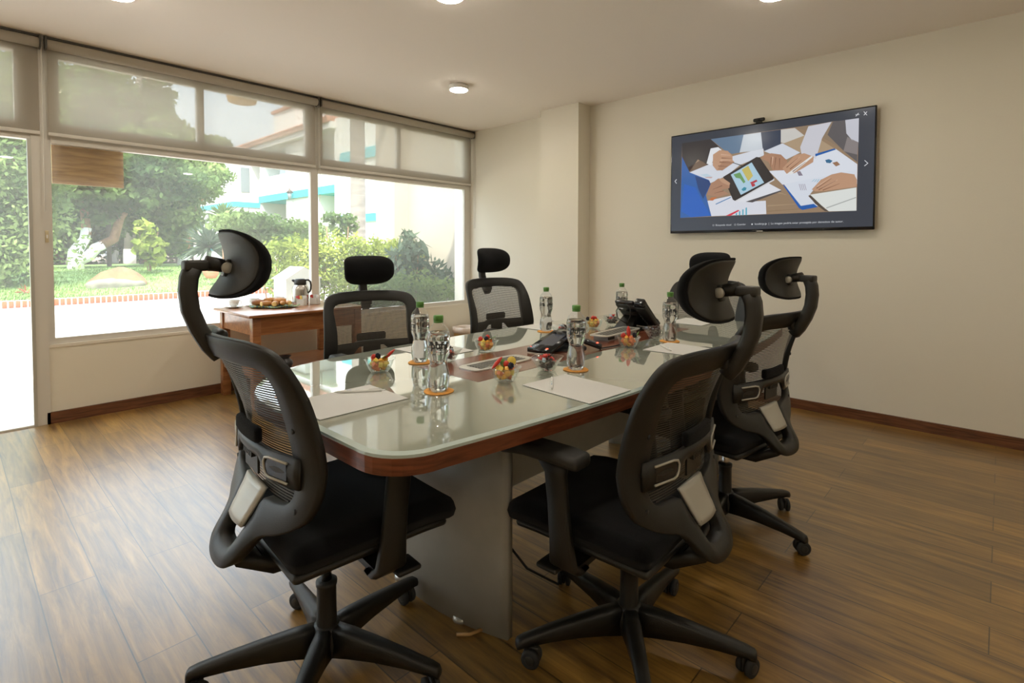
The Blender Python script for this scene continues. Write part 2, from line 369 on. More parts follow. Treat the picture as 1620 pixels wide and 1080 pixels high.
# window frames
def window(n, x0, x1, z0, z1, y0=YW+.015, y1=YW+.065, fr=.035, transom=None, split=None):
    w_ = MB()
    w_.box((x0, y0, z0), (x0+fr, y1, H), M['frame']).box((x1-fr, y0, z0), (x1, y1, H), M['frame'])
    w_.box((x0+fr, y0, z0), (x1-fr, y1, z0+.04), M['frame'])
    w_.box((x0+fr, y0-.006, 1.893), (x1-fr, y1, 1.935), M['frame']).box((x0+fr, y0, 1.935), (x1-fr, y1, 2.033), M['frame'])
    w_.box((x0+fr, y0, 2.467), (x1-fr, y1, H), M['frame'])
    for a, b in split or []: w_.box((a, y0, 2.033), (b, y1, 2.467), M['frame'])
    o = w_.build('window_%d' % n, kind='structure')
    g = MB().box((x0+fr-.004, YW+.036, z0+.035), (x1-fr+.004, YW+.040, 1.896), M['pane'])
    g.build('glass_pane', o)
    xs = [x0+fr]+[v for ab in (split or []) for v in ab]+[x1-fr]
    for i in range(0, len(xs), 2):
        MB().box((xs[i]-.003, YW+.036, 2.03), (xs[i+1]+.003, YW+.040, 2.47), M['pane']).build('transom_pane', o)
    return o
w1 = window(1, .47, 2.365, .535, 1.9, split=[(1.394, 1.444)])
MB().box((.50, YW+.016, 2.033), (.555, YW+.06, 2.467), M['frame']).box((2.284, YW+.016, 2.033), (2.335, YW+.06, 2.467), M['frame']).build('stile', w1)
w2 = window(2, 2.365, XW, .535, 1.9, split=[(3.284, 3.331)])
MB().box((4.235, YW+.014, .535), (XW, YW+.06, H-.1), M['frame']).box((2.395, YW+.016, 2.033), (2.45, YW+.06, 2.467), M['frame']).build('stile', w2)
w3 = window(3, XB, -.62, .535, 1.9, split=[(-2.02, -1.97)])
# glazed door bay on the left
d1 = MB().box((.404, YW-.01, 0), (.47, YW+.07, H), M['frame']).box((-.62, YW, 0), (-.56, YW+.07, H), M['frame'])
d1.box((-.56, YW, 1.905), (.404, YW+.07, 2.02), M['frame']).box((-.56, YW, 2.467), (.404, YW+.07, H), M['frame']).box((.33, YW+.001, 2.02), (.404, YW+.07, 2.467), M['frame'])
do = d1.build('door_1', kind='structure')
MB().box((-.56, YW+.036, .0), (.404, YW+.041, 1.906), M['pane']).build('glass_pane', do)
MB().box((-.56, YW+.036, 2.015), (.335, YW+.040, 2.47), M['pane']).build('transom_pane', do)
MB().box((-.56, YW-.01, .0), (.404, YW+.08, .012), M['frame']).build('threshold', do)
MB().box((.385, YW-.016, 0), (.404, YW+.03, 1.905), M['silver']).build('jamb_track', do)
# small latch plate on the post
sw = MB().rbox((.472, YW-.014, 1.265), (.0095, .004, .04), .003, mat('ivory_plate', (.62, .52, .33), .4)).build('latch_plate')
sw['label'] = 'small ivory latch plate screwed to the white window post beside the door'; sw['category'] = 'switch'
MB().rbox((.472, YW-.020, 1.265), (.004, .003, .012), .002, M['whiteplastic']).build('toggle', sw)

# ---- roller blinds: three, half lowered over the transoms
def blind(x0, x1, label):
    b0 = empty('roller_blind', ((x0+x1)/2, YW-.055, 2.53), label=label, category='blind', group='roller blinds over the transoms')
    L = (x1-x0)/2
    r_ = MB(); r_.tube([(-L+.012, 0, 0), (L-.012, 0, 0)], .033, M['blind_roll'], 20); r_.build('roll', b0)
    MB().box((-L, -.006, .036), (L, .028, .05), M['bracket']).build('head_rail', b0)
    f_ = MB().box((-L+.014, .030, -.578), (L-.014, .0306, -.01), M['blind']); f_.build('cloth', b0)
    MB().rbox((0, .030, -.582), (L-.012, .006, .012), .004, M['frame']).build('bottom_bar', b0)
    for s in (-1, 1):
        k = MB().rbox((s*(L-.006), 0, .005), (.006, .034, .042), .006, M['bracket']); k.build('end_bracket', b0)
    pts = [(L-.002, -.03, .0)]+[(L-.002, -.034, -z) for z in (.3, .7, 1.1)]
    c_ = MB().tube(pts, .0018, M['frame'], 6); c_.tube([(p[0]+.001, p[1]+.022, p[2]) for p in pts], .0018, M['frame'], 6); c_.build('chain', b0)
    return b0
blind(.478, 2.372, 'wide grey screen roller blind over the transoms above the wooden board')
blind(2.388, 4.318, 'grey screen roller blind over the transoms nearest the room corner')
blind(-.60, .462, 'grey screen roller blind above the glazed door at the left edge')

# ---- ceiling lamps (round surface LED)
def lamp(x, y, label):
    t_ = empty('ceiling_lamp', (x, y, H), label=label, category='lamp', group='round ceiling lamps')
    MB().lathe([(.078, 0), (.082, -.006), (.084, -.034), (.078, -.040)], M['whiteplastic'], n=40).build('housing', t_)
    MB().lathe([(.076, -.0405), (.072, -.044), (.0, -.046)], LAMPM, n=40).build('diffuser', t_)
    return t_
LAMPM = emis('lamp_diffuser', (1, .93, .80), 66)
for x, y, l in ((3.02, 3.43, 'round white ceiling lamp near the windows, over the far end of the room'),
                (3.04, .92, 'round white ceiling lamp at the top edge, nearest the television'),
                (.66, 3.50, 'round ceiling lamp at the top edge above the window with the wooden board'),
                (1.88, 2.21, 'round ceiling lamp over the middle of the conference table')):
    lamp(x, y, l)
for x, y in ((.66, .92), (3.04, -1.4), (.66, -1.4), (-1.7, .92), (-1.7, 3.5), (-1.7, -1.4)):
    lamp(x, y, 'round white ceiling lamp behind the viewer, outside the picture')

# ---- television with its picture
TVX = 4.268
ZX, ZY, ZS = 1050, 170, 4.6286        # the zoomed view in which the picture was read
def scr(px, py, X=TVX-.0005): return gx(ZX+px/ZS, ZY+py/ZS, X)
tl_, tr_, br_, bl_ = [gx(*p, TVX) for p in ((1063, 215), (1387.5, 166), (1383, 362), (1059, 370))]
ty0, ty1, tz0, tz1 = (tr_.y+br_.y)/2, (tl_.y+bl_.y)/2, (br_.z+bl_.z)/2, (tr_.z+tl_.z)/2
tv = empty('television', (TVX, (ty0+ty1)/2, tz0), label='wall-mounted flat television showing hands, charts and a tablet', category='television')
tvw, tvh = (ty1-ty0)/2, tz1-tz0
MB().rbox((.014, 0, tvh/2), (.013, tvw, tvh/2), .004, M['gloss_black'], n=2).rbox((.036, 0, tvh*.45), (.020, tvw*.75, tvh*.38), .01, M['plastic'], n=2).build('housing', tv)
MB().box((.046, -.2, tvh*.25), (.061, .2, tvh*.65), M['plastic']).build('wall_bracket', tv)
sm = MB()
def sp(col, pts, lay, e=1.0):
    k = tuple(round(c, 3) for c in col)
    if k not in SC: SC[k] = emis('screen_colour', k, .40)
    X = TVX-.0006-.00025*lay
    v = [scr(x, y, TVX) for x, y in pts]
    v = [(X-TVX, a.y-(ty0+ty1)/2, a.z-tz0) for a in v]
    sm.add(v, [tuple(range(len(v)))], SC[k], True)
SC = {}
def uv(u, v): # unit coordinates of the whole panel to zoom pixels
    X = TVX; y = ty1-(ty1-ty0)*u; z = tz1-(tz1-tz0)*v
    d = Vector((X, y, z-CAM_Z)); zz = d.dot(fw); return ((CX+F_PX*d.dot(rt2)/zz)-ZX)*ZS, ((CY-F_PX*d.dot(up2)/zz)-ZY)*ZS
g_bg = (.050, .057, .075)
sp(g_bg, [uv(.006, .012), uv(.994, .012), uv(.994, .975), uv(.006, .975)], 0)
P4 = [(135, 262), (1430, 78), (1412, 755), (122, 808)]
sp((.34, .235, .15), P4, 1)                                    # brown desk
sp((.045, .038, .04), [(135, 262), (345, 232), (420, 300), (330, 425), (250, 380), (190, 470), (135, 420)], 2)   # dark sleeve
sp((.16, .10, .065), [(180, 440), (270, 385), (330, 425), (300, 455), (200, 478)], 2)
sp((.14, .22, .33), [(345, 232), (600, 196), (560, 330), (500, 340), (440, 310)], 2)
sp((.62, .68, .74), [(585, 200), (712, 182), (725, 300), (640, 320), (556, 330)], 3)
sp((.035, .05, .09), [(712, 182), (858, 162), (858, 295), (740, 320), (725, 300)], 3)
sp((.66, .64, .60), [(858, 162), (960, 150), (1030, 205), (880, 262), (858, 255)], 2)
sp((.30, .22, .15), [(960, 150), (1050, 135), (1240, 102), (1330, 95), (1350, 330), (1180, 230), (1100, 180)], 2)
sp((.46, .34, .22), [(880, 262), (1030, 205), (1060, 180), (1250, 300), (1110, 350), (1000, 330)], 3)
sp((.13, .12, .125), [(1240, 104), (1345, 90), (1420, 260), (1418, 400), (1320, 320), (1200, 200)], 3)
sp((.62, .63, .70), [(1330, 92), (1430, 78), (1427, 255), (1380, 240), (1338, 190)], 4)   # far shirt
sp((.27, .24, .24), [(1345, 215), (1427, 255), (1418, 345), (1316, 320)], 4)
sp((.72, .76, .84), [(190, 475), (420, 380), (640, 320), (730, 300), (735, 350), (560, 420), (460, 500), (340, 555)], 4)  # papers left
sp((.70, .74, .82), [(735, 320), (870, 262), (1000, 330), (900, 380), (800, 345)], 4)
sp((.66, .66, .72), [(1060, 138), (1230, 105), (1160, 225), (1115, 375), (1010, 345), (1000, 290), (1030, 215)], 5)  # shirt sleeve
sp((.78, .82, .90), [(770, 465), (900, 455), (1110, 350), (1260, 303), (1418, 415), (1418, 455), (870, 565)], 5)
sp((.02, .12, .42), [(1110, 340), (1250, 300), (1262, 308), (1112, 358)], 6)
sp((.74, .79, .88), [(880, 560), (1418, 455), (1416, 560), (1100, 600), (1060, 650), (1130, 720), (1020, 745)], 5)
sp((.02, .12, .45), [(870, 562), (890, 575), (1005, 720), (1100, 705), (1130, 728), (1015, 750), (990, 735)], 6)
sp((.80, .83, .80), [(1060, 640), (1412, 585), (1412, 755), (1210, 760)], 6)
sp((.10, .075, .06), [(1060, 645), (1075, 640), (1180, 740), (1212, 762), (1180, 758), (1110, 705)], 7)
sp((.45, .47, .46), [(1190, 732), (1408, 655), (1410, 662), (1192, 740)], 7)
sp((.03, .13, .42), [(135, 360), (190, 475), (330, 530), (345, 560), (310, 640), (350, 795), (122, 808)], 6)   # blue suit
sp((.02, .13, .56), [(150, 560), (235, 585), (280, 680), (345, 790), (200, 803), (130, 760)], 7)
sp((.02, .06, .20), [(230, 500), (335, 535), (345, 560), (290, 670), (255, 600)], 7)
sp((.76, .78, .86), [(290, 690), (520, 640), (600, 690), (748, 682), (752, 780), (350, 795)], 5)
sp((.80, .82, .88), [(520, 690), (770, 555), (862, 605), (640, 690), (585, 692)], 6)
sp((.09, .08, .085), [(600, 690), (858, 606), (862, 614), (650, 695)], 7)
sp((.035, .028, .028), [(436, 508), (680, 362), (705, 366), (808, 515), (806, 530), (525, 684), (508, 676)], 8)  # tablet
sp((.72, .72, .74), [(808, 518), (812, 532), (530, 690), (522, 684), (800, 528)], 9)
sp((.45, .66, .80), [(492, 492), (645, 402), (736, 550), (566, 640)], 9)
sp((.62, .52, .14), [(572, 455), (620, 425), (655, 500), (620, 540)], 10)
sp((.16, .36, .13), [(512, 490), (560, 475), (600, 545), (585, 555), (560, 520), (530, 515)], 10)
sp((.50, .04, .06), [(632, 550), (680, 528), (688, 540), (645, 562)], 10); sp((.50, .04, .06), [(640, 562), (665, 555), (672, 572), (650, 582)], 10)
sp((.05, .30, .42), [(570, 600), (590, 582), (608, 588), (602, 606), (582, 612)], 10)
SK = (.56, .33, .21); SK2 = (.44, .24, .15)
sp((.84, .86, .90), [(345, 300), (400, 290), (425, 310), (370, 360), (350, 425), (315, 410)], 8)   # cuff
sp(SK, [(362, 345), (410, 312), (470, 318), (505, 355), (505, 385), (520, 400), (430, 460), (390, 462), (360, 425)], 9)
sp(SK2, [(440, 380), (505, 400), (500, 412), (430, 462), (395, 455)], 10)
sp((.03, .03, .03), [(495, 402), (510, 402), (590, 428), (588, 434)], 11)
sp(SK2, [(345, 560), (400, 520), (440, 520), (485, 550), (482, 590), (420, 600), (480, 632), (400, 655), (318, 640)], 11)
sp(SK, [(400, 520), (440, 520), (488, 556), (480, 572), (430, 550)], 12)
sp(SK2, [(735, 345), (790, 335), (860, 345), (905, 390), (905, 425), (880, 460), (800, 462), (770, 400), (715, 372)], 7)
sp(SK, [(870, 445), (960, 350), (1030, 335), (1100, 360), (1095, 400), (1020, 445), (960, 480), (900, 485)], 8)
sp((.86, .86, .84), [(900, 488), (1085, 352), (1092, 362), (935, 490)], 9)
sp(SK, [(1085, 600), (1150, 530), (1230, 490), (1300, 475), (1400, 490), (1416, 520), (1414, 580), (1260, 600), (1175, 612), (1110, 614)], 8)
sp((.78, .80, .86), [(1395, 470), (1418, 455), (1416, 530), (1400, 500)], 9)
def stroke(col, x0, y0, x1, y1, w_, lay):
    d_ = math.hypot(x1-x0, y1-y0); nx_, ny_ = -(y1-y0)/d_*w_, (x1-x0)/d_*w_; sp(col, [(x0+nx_, y0+ny_), (x1+nx_*.3, y1+ny_*.3), (x1-nx_*.3, y1-ny_*.3), (x0-nx_, y0-ny_)], lay)
DK = (.24, .11, .065); LT = (.68, .44, .31)
for a_ in ((1120, 592, 1230, 520), (1135, 603, 1262, 535), (1165, 606, 1290, 556), (790, 365, 780, 440), (822, 365, 812, 452), (850, 372, 848, 450), (900, 440, 985, 370), (925, 452, 1010, 385), (945, 470, 1040, 398), (425, 370, 500, 372), (410, 400, 492, 405), (400, 428, 470, 432), (430, 572, 360, 600), (440, 610, 372, 628)):
    stroke(DK, *a_, 3.2, 12)
for a_ in ((1125, 580, 1220, 512), (1160, 590, 1275, 528), (800, 360, 795, 420), (915, 430, 1000, 360), (420, 345, 490, 350), (415, 385, 490, 388), (420, 535, 475, 562)):
    stroke(LT, *a_, 5, 11)
stroke((.42, .30, .19), 760, 720, 990, 705, 5, 2); stroke((.28, .19, .115), 755, 760, 1010, 742, 4, 2); stroke((.42, .30, .19), 830, 620, 900, 640, 5, 2)
sp((.05, .17, .32), [(1183, 385), (1210, 378), (1237, 390), (1220, 408), (1192, 405)], 7); sp((.36, .20, .12), [(1235, 405), (1270, 395), (1293, 418), (1262, 432)], 7)
sp((.28, .24, .30), [(975, 470), (1000, 465), (1020, 498), (990, 500)], 7)
for i in range(4): sp((.30, .55, .68), [(1082+i*18, 545+i*2), (1090+i*18, 542+i*2), (1110+i*16, 525), (1104+i*16, 525)], 7)
for i in range(4): sp((.45, .42, .50), [(990+i*13, 560), (996+i*13, 560), (1008+i*13, 605), (1003+i*13, 606)], 7)
sp((.70, .04, .08), [(455, 792), (545, 750), (558, 754), (490, 793)], 7)
for i in range(4): sp((.10, .45, .60), [(528+i*24, 791-i*1), (538+i*24, 790-i*1), (538+i*24, 770-i*13), (528+i*24, 774-i*13)], 7)
sp((.10, .25, .50), [(380, 705), (490, 655), (494, 660), (384, 711)], 8); sp((.58, .18, .06), [(330, 680), (350, 658), (395, 655), (360, 682)], 8)
sp((.55, .70, .80), [(268, 492), (320, 485), (355, 505), (310, 510)], 6); sp((.62, .42, .40), [(300, 505), (360, 508), (350, 518), (310, 515)], 6)
for p_ in ([(80, 540), (93, 524), (97, 528), (86, 541), (97, 555), (92, 558)], [(1469, 388), (1473, 385), (1499, 408), (1472, 430), (1468, 426), (1491, 408)],
           [(1464, 31), (1468, 29), (1491, 56), (1487, 58)], [(1487, 29), (1491, 31), (1468, 58), (1464, 56)], [(1404, 64), (1407, 66), (1430, 42), (1427, 40)], [(1404, 50), (1416, 50), (1416, 62), (1413, 62), (1413, 53), (1404, 53)], [(1420, 42), (1423, 42), (1423, 52), (1433, 50), (1433, 54), (1420, 56)]):
    sp((.75, .78, .82), p_, 3)
# the line of small writing
for s_, u0, v0, sz in (('Búsqueda visual', .268, .935, .016), ('Guardar', .384, .935, .016), ('koubirjp.jp  |  La imagen podría estar protegida por derechos de autor.', .475, .935, .0165)):
    vs_, fs_ = text_mesh(s_, sz*1.25)
    sm.add([(-.0018, tvw-2*tvw*u0-x, tvh*(1-v0)+y) for x, y, z in vs_], fs_, SC.setdefault((.75, .78, .82), emis('screen_colour', (.75, .78, .82), .40)), True)
for u0 in (.252, .370):
    a, b = tvw-2*tvw*u0, tvh*(1-.935); q = .012
    for c_ in ((0, 0, q, .0015), (0, q-.0015, q, q), (0, 0, .0015, q), (q-.0015, 0, q, q)):
        sm.box((-.0017, a-c_[0], b+c_[1]), (-.0016, a-c_[2], b+c_[3]), SC[(.75, .78, .82)])
sm.lathe([(0, 0), (.006, 0), (.006, .0001), (0, .0001)], SC[(.75, .78, .82)], c=(0, 0, 0), n=12)
nl = 48
for i in range(len(sm.v)-nl, len(sm.v)): x, y, z = sm.v[i]; sm.v[i] = (-.0016-z, tvw-2*tvw*.462+y, tvh*.071+x)
sm.build('screen_picture', tv, recalc=False)
MB().box((-.001, -.022, .002), (.0, .022, .009), M['silver']).build('badge', tv)
wc = empty('webcam', (TVX+.012, gx(1200, 188, TVX).y, tz1), label='small black webcam clipped on top of the television', category='webcam')
MB().rbox((0, 0, .026), (.011, .043, .013), .009, M['plastic']).build('body', wc)
MB().rbox((.004, 0, .007), (.014, .022, .008), .004, M['plastic']).build('clip', wc)
MB().tube([(-.008, 0, .026), (-.0125, 0, .026)], .008, M['gloss_black'], 16).build('lens', wc)

# ---- board hanging outside the window
a_, b_2 = gy(80, 226, YW+.11), gy(194.5, 297, YW+.11)
o = MB().box((a_.x, YW+.08, b_2.z-.005), (b_2.x, YW+.10, 1.93), M['sign_wood']).build('wooden_board')
o['label'] = 'plain brown wooden board hung behind the upper left of the big window'; o['category'] = 'board'
# ================================================================== OUTDOORS
st(MB().box((-30, YW+.12, -.1), (40, 14.2, -.005), M['paving']), 'trim_2')
# joints in the paving
pj = MB()
for y_ in (5.9, 7.15, 8.4, 9.65, 10.9, 12.2): pj.box((-8, y_, -.006), (12, y_+.012, -.003), mat('paving_joint', (.42, .34, .30), .9))
for x_ in (-.5, 1.1): pj.box((x_, 4.85, -.006), (x_+.012, 10.9, -.003), M['soil'])
pj = pj.build('trim_3', kind='structure')
# brick edging: individually laid soldier bricks along the lawn
ed = empty('brick_edging', (0, 14.25, 0), label='low edging of upright red bricks with white mortar along the lawn', category='edging')
MB().box((-12, .02, 0), (6.6, .14, .145), M['mortar']).build('mortar_bed', ed)
br_ = MB(); x_ = -3.0; k_ = 0
one = None
while x_ < 6.5 and k_ < 98:
    if one is None:
        one = MB().rbox((0, 0, .078), (.034, .012, .066), .004, M['brick'], n=1).build('brick', ed, (x_, .012, 0))
    else:
        c_ = one.copy(); COL.objects.link(c_); c_.location = (x_, .012, 0)
    x_ += .097; k_ += 1
# lawn as a low mound
vs = []; fs = []; nx, ny = 60, 40
def lawn_z(x, y): return .13+.42*min(1, max(0, (y-14.3)/7))**.8
for j in range(ny+1):
    for i in range(nx+1):
        x = -14+28*i/nx; y = 14.38+12*j/ny; vs.append((x, y, lawn_z(x, y)+.02*math.sin(x*1.3)*math.cos(y)))
for j in range(ny):
    for i in range(nx): a = j*(nx+1)+i; fs.append((a, a+1, a+nx+2, a+nx+1))
st(MB().add(vs, fs, M['grass']), 'trim_4')
# short blades over the lawn: uncountable
n = 26000; x = RNG.uniform(-5, 7.5, n); y = 14.4+RNG.uniform(0, 1, n)**1.3*8
g = MB(); vv = []; ff = []
for i in range(n):
    z = lawn_z(x[i], y[i]); a = RNG.uniform(0, PI); hgt = RNG.uniform(.03, .07); wd = .012
    dx, dy = math.cos(a)*wd, math.sin(a)*wd; l = len(vv)
    vv += [(x[i]-dx, y[i]-dy, z-.01), (x[i]+dx, y[i]+dy, z-.01), (x[i]+dy*2, y[i]-dx*2, z+hgt)]; ff.append((l, l+1, l+2))
g.add(vv, ff, leafmat('grass_blades', (.12, .20, .05), (.28, .38, .12), 2)); o = g.build('grass', recalc=False, kind='stuff', label='short green grass growing on the lawn behind the brick edging', category='grass')
st(MB().box((-40, 26.3, .2), (45, 60, .5), M['soil']), 'trim_5')
st(MB().box((7.2, 14.2, -.1), (40, 60, .25), M['paving']), 'trim_6')

def leaves(c, r, n, size, m, mb=None, seed=0, shell=.45, asp=.5, droop=0):
    """n leaf blades scattered through an ellipsoid"""
    g_ = np.random.default_rng(seed)
    d = g_.normal(size=(n, 3)); d /= np.linalg.norm(d, axis=1)[:, None]
    rr = (shell+(1-shell)*g_.uniform(size=n)**.5)[:, None]
    lump = 1+.22*np.sin(d[:, :1]*7+seed)*np.cos(d[:, 1:2]*6+seed*2)+.12*np.sin(d[:, 2:3]*9+seed)
    P_ = np.array(c)+d*rr*lump*np.array(r)
    a = g_.normal(size=(n, 3)); a[:, 2] -= droop; a /= np.linalg.norm(a, axis=1)[:, None]
    b = np.cross(a, g_.normal(size=(n, 3))); b /= np.linalg.norm(b, axis=1)[:, None]
    s_ = size*g_.uniform(.6, 1.3, size=(n, 1))
    q = np.stack([P_-a*s_, P_+b*s_*asp, P_+a*s_, P_-b*s_*asp], 1).reshape(-1, 3)
    mb = mb or MB(); o_ = len(mb.v); k = mb.mi(m)
    mb.v += [tuple(v) for v in q.tolist()]
    mb.f += [(o_+4*i, o_+4*i+1, o_+4*i+2, o_+4*i+3) for i in range(n)]; mb.m += [k]*n; mb.flat += [True]*n
    return mb
def tree(loc, blobs, trunk, leaf, m, label, seed=1, wash=None, group='garden trees', bark='bark', kind='leafy_tree', per=1.0):
    t_ = empty(kind, loc, label=label, category='tree', group=group)
    mb = MB()
    for i, (c_, r_, n_) in enumerate(blobs): leaves(c_, r_, int(n_*per*2.0), leaf*.66, m, mb, seed*10+i)
    mb.build('foliage', t_, recalc=False)
    k = MB()
    for pts, rad in trunk: k.tube(pts, rad, M[bark], 10)
    k.build('trunk', t_)
    if wash:
        k = MB()
        for pts, rad in wash: k.tube(pts, rad, M['limewash'], 12)
        k.build('limewash_band', t_)
    return t_
# big shade trees
p = gp(118, 433, .5)
p = Vector((p.x*.62, p.y*.62, .50))
q = lambda px, py, Y: gy(px, py, Y)
Y0 = 21.0
def L(px, py, Y, base): v = gy(px, py, Y); return v-base
base = gy(120, 432, Y0); base.z = .48
tree(base, [(L(150, 290, Y0, base), (2.3, 1.2, 1.05), 3600), (L(90, 268, Y0, base), (1.5, 1.2, .8), 2000), (L(215, 282, Y0, base), (2.0, 1.2, 1.0), 3000), (L(50, 270, Y0, base), (1.2, 1.3, 1.0), 1200)],
     [([L(137, 372, Y0, base), L(135, 345, Y0, base), L(130, 315, Y0, base)], [.13, .12, .1]), ([L(160, 388, Y0, base), L(180, 378, Y0, base), L(190, 345, Y0, base), L(215, 310, Y0, base)], [.15, .14, .12, .08])], .17, M['lf_dark'],
     'shade tree with a forked limewashed trunk standing on the lawn behind the boulders', 3,
     wash=[([(0, 0, -.05), (.0, 0, .6), L(134, 378, Y0, base), L(137, 360, Y0, base)], [.22, .19, .14, .13]), ([(.05, 0, .35), L(140, 405, Y0, base), L(152, 392, Y0, base), L(163, 387, Y0, base)], [.2, .17, .16, .15])], bark='bark')
def at2(px, Y, z=.45): v = gy(px, 420, Y); v.z = z; return v
b2 = at2(290, 23)
tree(b2, [(L(245, 300, 23, b2), (1.5, 2, 2.0), 4200), (L(285, 280, 23, b2), (1.5, 1.6, 1.0), 3200), (L(328, 272, 23, b2), (.62, .8, .75), 1000), (L(262, 350, 23, b2), (1.0, 1.3, 1.2), 2400), (L(235, 250, 23, b2), (1.8, 1.5, 1), 1800)],
     [([(0, 0, 0), (.1, 0, 1.2), (-.3, 0, 2.5), (-.8, 0, 3.6)], [.2, .18, .14, .1]), ([(.1, 0, 1.2), (.6, 0, 2.6), (1.2, -.3, 3.8)], [.12, .09, .06])], .17, M['lf_mid'], 'spreading pale green tree left of the white building', 5,
     wash=[([(0, 0, -.05), (.03, 0, .55)], [.21, .2])])
b3 = at2(205, 27)
tree(b3, [(L(155, 165, 27, b3), (1.5, 1.6, 1.5), 1500), (L(195, 190, 27, b3), (1.6, 1.5, 1.4), 1500), (L(105, 190, 27, b3), (.8, 1.2, 2.0), 700), (L(245, 170, 27, b3), (.8, 1, 1.5), 800), (L(225, 200, 27, b3), (1.4, 1, .9), 900), (L(150, 225, 27, b3), (2.3, 2, 1.3), 2200), (L(110, 150, 27, b3), (.4, .8, .9), 250), (L(160, 128, 27, b3), (.5, .6, .5), 250)],
     [([(0, 0, 0), (.1, 0, 3), (.3, 0, 7), (1.1, 0, 10.5)], [.22, .2, .16, .08])], .24, M['lf_dark'], 'tall dark tree seen through the roller blind above the board', 7,
     wash=[([(0, 0, -.05), (.02, 0, .7)], [.23, .22])], bark='palmbark')
b4 = at2(-10, 17, .4)
tree(b4, [(L(0, 250, 17, b4), (1.15, 1.3, 2.2), 5500), (L(12, 335, 17, b4), (.85, 1.0, 1.1), 3200), (L(-40, 300, 17, b4), (1.8, 1.6, 2.6), 5000), (L(8, 150, 17, b4), (1.2, 1.2, 1.1), 2500)],
     [([(0, 0, 0), (.1, 0, 1.5), (.5, 0, 3.4)], [.16, .14, .1])], .10, M['lf_mid'], 'bushy yellow green tree seen through the glazed door at the left edge', 11)
b5 = at2(318, 50)
tree(b5, [(L(340, 232, 50, b5), (1.3, 1.4, .9), 900), (L(295, 225, 50, b5), (1.6, 1.5, 1.2), 1300), (L(305, 260, 50, b5), (2.2, 2, 2.2), 1600)],
     [([(0, 0, 0), (0, 0, 6)], [.2, .14])], .28, M['lf_mid'], 'distant rounded treetop beside the tiled roof', 13)
# backdrop row of trees
for i, (px, Y, zc, rr, mm_) in enumerate([(20, 29, 3.2, 3.6, 'lf_dark'), (95, 31, 3.4, 3.8, 'lf_dark'), (180, 30, 3.2, 3.4, 'lf_mid'), (225, 31, 2.8, 2.6, 'lf_dark'), (-90, 28, 4, 4, 'lf_mid'), (-200, 26, 4, 4, 'lf_dark'), (292, 44, 1.6, 1.2, 'lf_dark')]):
    b = at2(px, Y, .5)
    tree(b, [((0, 0, zc), (rr, 1.8, zc*.98), 5200), ((rr*.3, .5, zc*1.4), (rr*.7, 1.5, zc*.7), 1500)], [([(0, 0, 0), (0, 0, zc)], [.18, .12])], .21, M[mm_],
         ['dense dark tree at the back of the garden, left behind the door', 'dense dark tree at the back behind the forked trunk', 'paler tree at the back behind the boulders', 'dark tree at the back beside the dark fence',
          'pale green tree at the back, beyond the left edge', 'dark tree at the back, farthest beyond the left edge', 'dark low tree at the back, touching the white building'][i], 20+i, group='trees at the back of the garden', kind='dense_tree', wash=[([(0, 0, -.1), (0, 0, .8)], [.2, .19])] if i == 2 else None)
# lamp post and palm trunk among them
pp = at2(173, 22); pl = empty('lamp_post', pp, label='slim dark post standing between the limewashed trunks', category='post')
MB().tube([(0, 0, 0), (0, 0, 3.2)], .07, M['fence'], 10).build('pole', pl); MB().lathe([(0, 0), (.13, 0), (.12, .06), (0, .07)], M['fence']).build('foot', pl)
# boulders
def rock(c, r, m, label, seed):
    g_ = random.Random(seed); a = [g_.uniform(0, 6) for _ in range(6)]
    mb = MB(); vs = []; fs = []; N, K = 20, 36
    for i in range(N+1):
        th = PI*i/N
        for k in range(K):
            ph = 2*PI*k/K; d = Vector((math.sin(th)*math.cos(ph), math.sin(th)*math.sin(ph), math.cos(th)))
            s_ = 1+.07*math.sin(3*d.x+a[0])+.06*math.sin(4*d.y+a[1])+.05*math.sin(7*d.z+a[2])+.03*math.sin(9*d.x+a[3])*math.cos(8*d.y+a[4])
            vs.append((d.x*r[0]*s_, d.y*r[1]*s_, max(-.05, d.z*r[2]*s_)))
    for i in range(N):
        for k in range(K): p0, p1 = i*K+k, i*K+(k+1) % K; fs.append((p0, p1, p1+K, p0+K))
    o = mb.add(vs, fs, m).build('boulder', None, c); o['label'] = label; o['category'] = 'rock'; return o
v = gp(197, 452, .30); rock((v.x, v.y+.75, lawn_z(0, v.y)), (.60, .40, .50), M['rock'], 'large smooth tan boulder lying on the lawn', 2)
v = gp(190, 453, .24); rock((v.x-.12, v.y-.30, lawn_z(0, v.y)-.02), (.62, .26, .25), M['rock2'], 'flatter pale boulder lying in front of the tan boulder', 5)
# dark fence far back
fc = empty('garden_fence', at2(265, 25), label='low dark slatted fence behind the right end of the lawn', category='fence')
f_ = MB()
for i in range(6): f_.box((-.95, 0, .12+i*.17), (.95, .03, .19+i*.17), M['fence'])
f_.build('slats', fc)
for x_ in (-.95, -.35, .3, .9): MB().box((x_, -.03, 0), (x_+.06, .05, 1.15), M['fence']).build('post', fc)

# ---- the white building
FX = 11.7
def FY(px): r = ray(px, 394); return FX*r.y/r.x
def FZ(px, py): return gx(px, py, FX).z
bd = empty('hotel_building', (FX, 21, 0), label='white two-storey building with turquoise bands and a tiled roof', category='building')
def bb_(name, x0, x1, y0, y1, z0, z1, m):
    return MB().box((x0-FX, y0-21, z0), (x1-FX, y1-21, z1), m).build(name, bd)
YA, YBn, YC, YD, YE = FY(533), FY(412), FY(397), FY(370), FY(300)
zb0, zb1 = FZ(532, 304), FZ(532, 291.5); zr = FZ(535, 186)
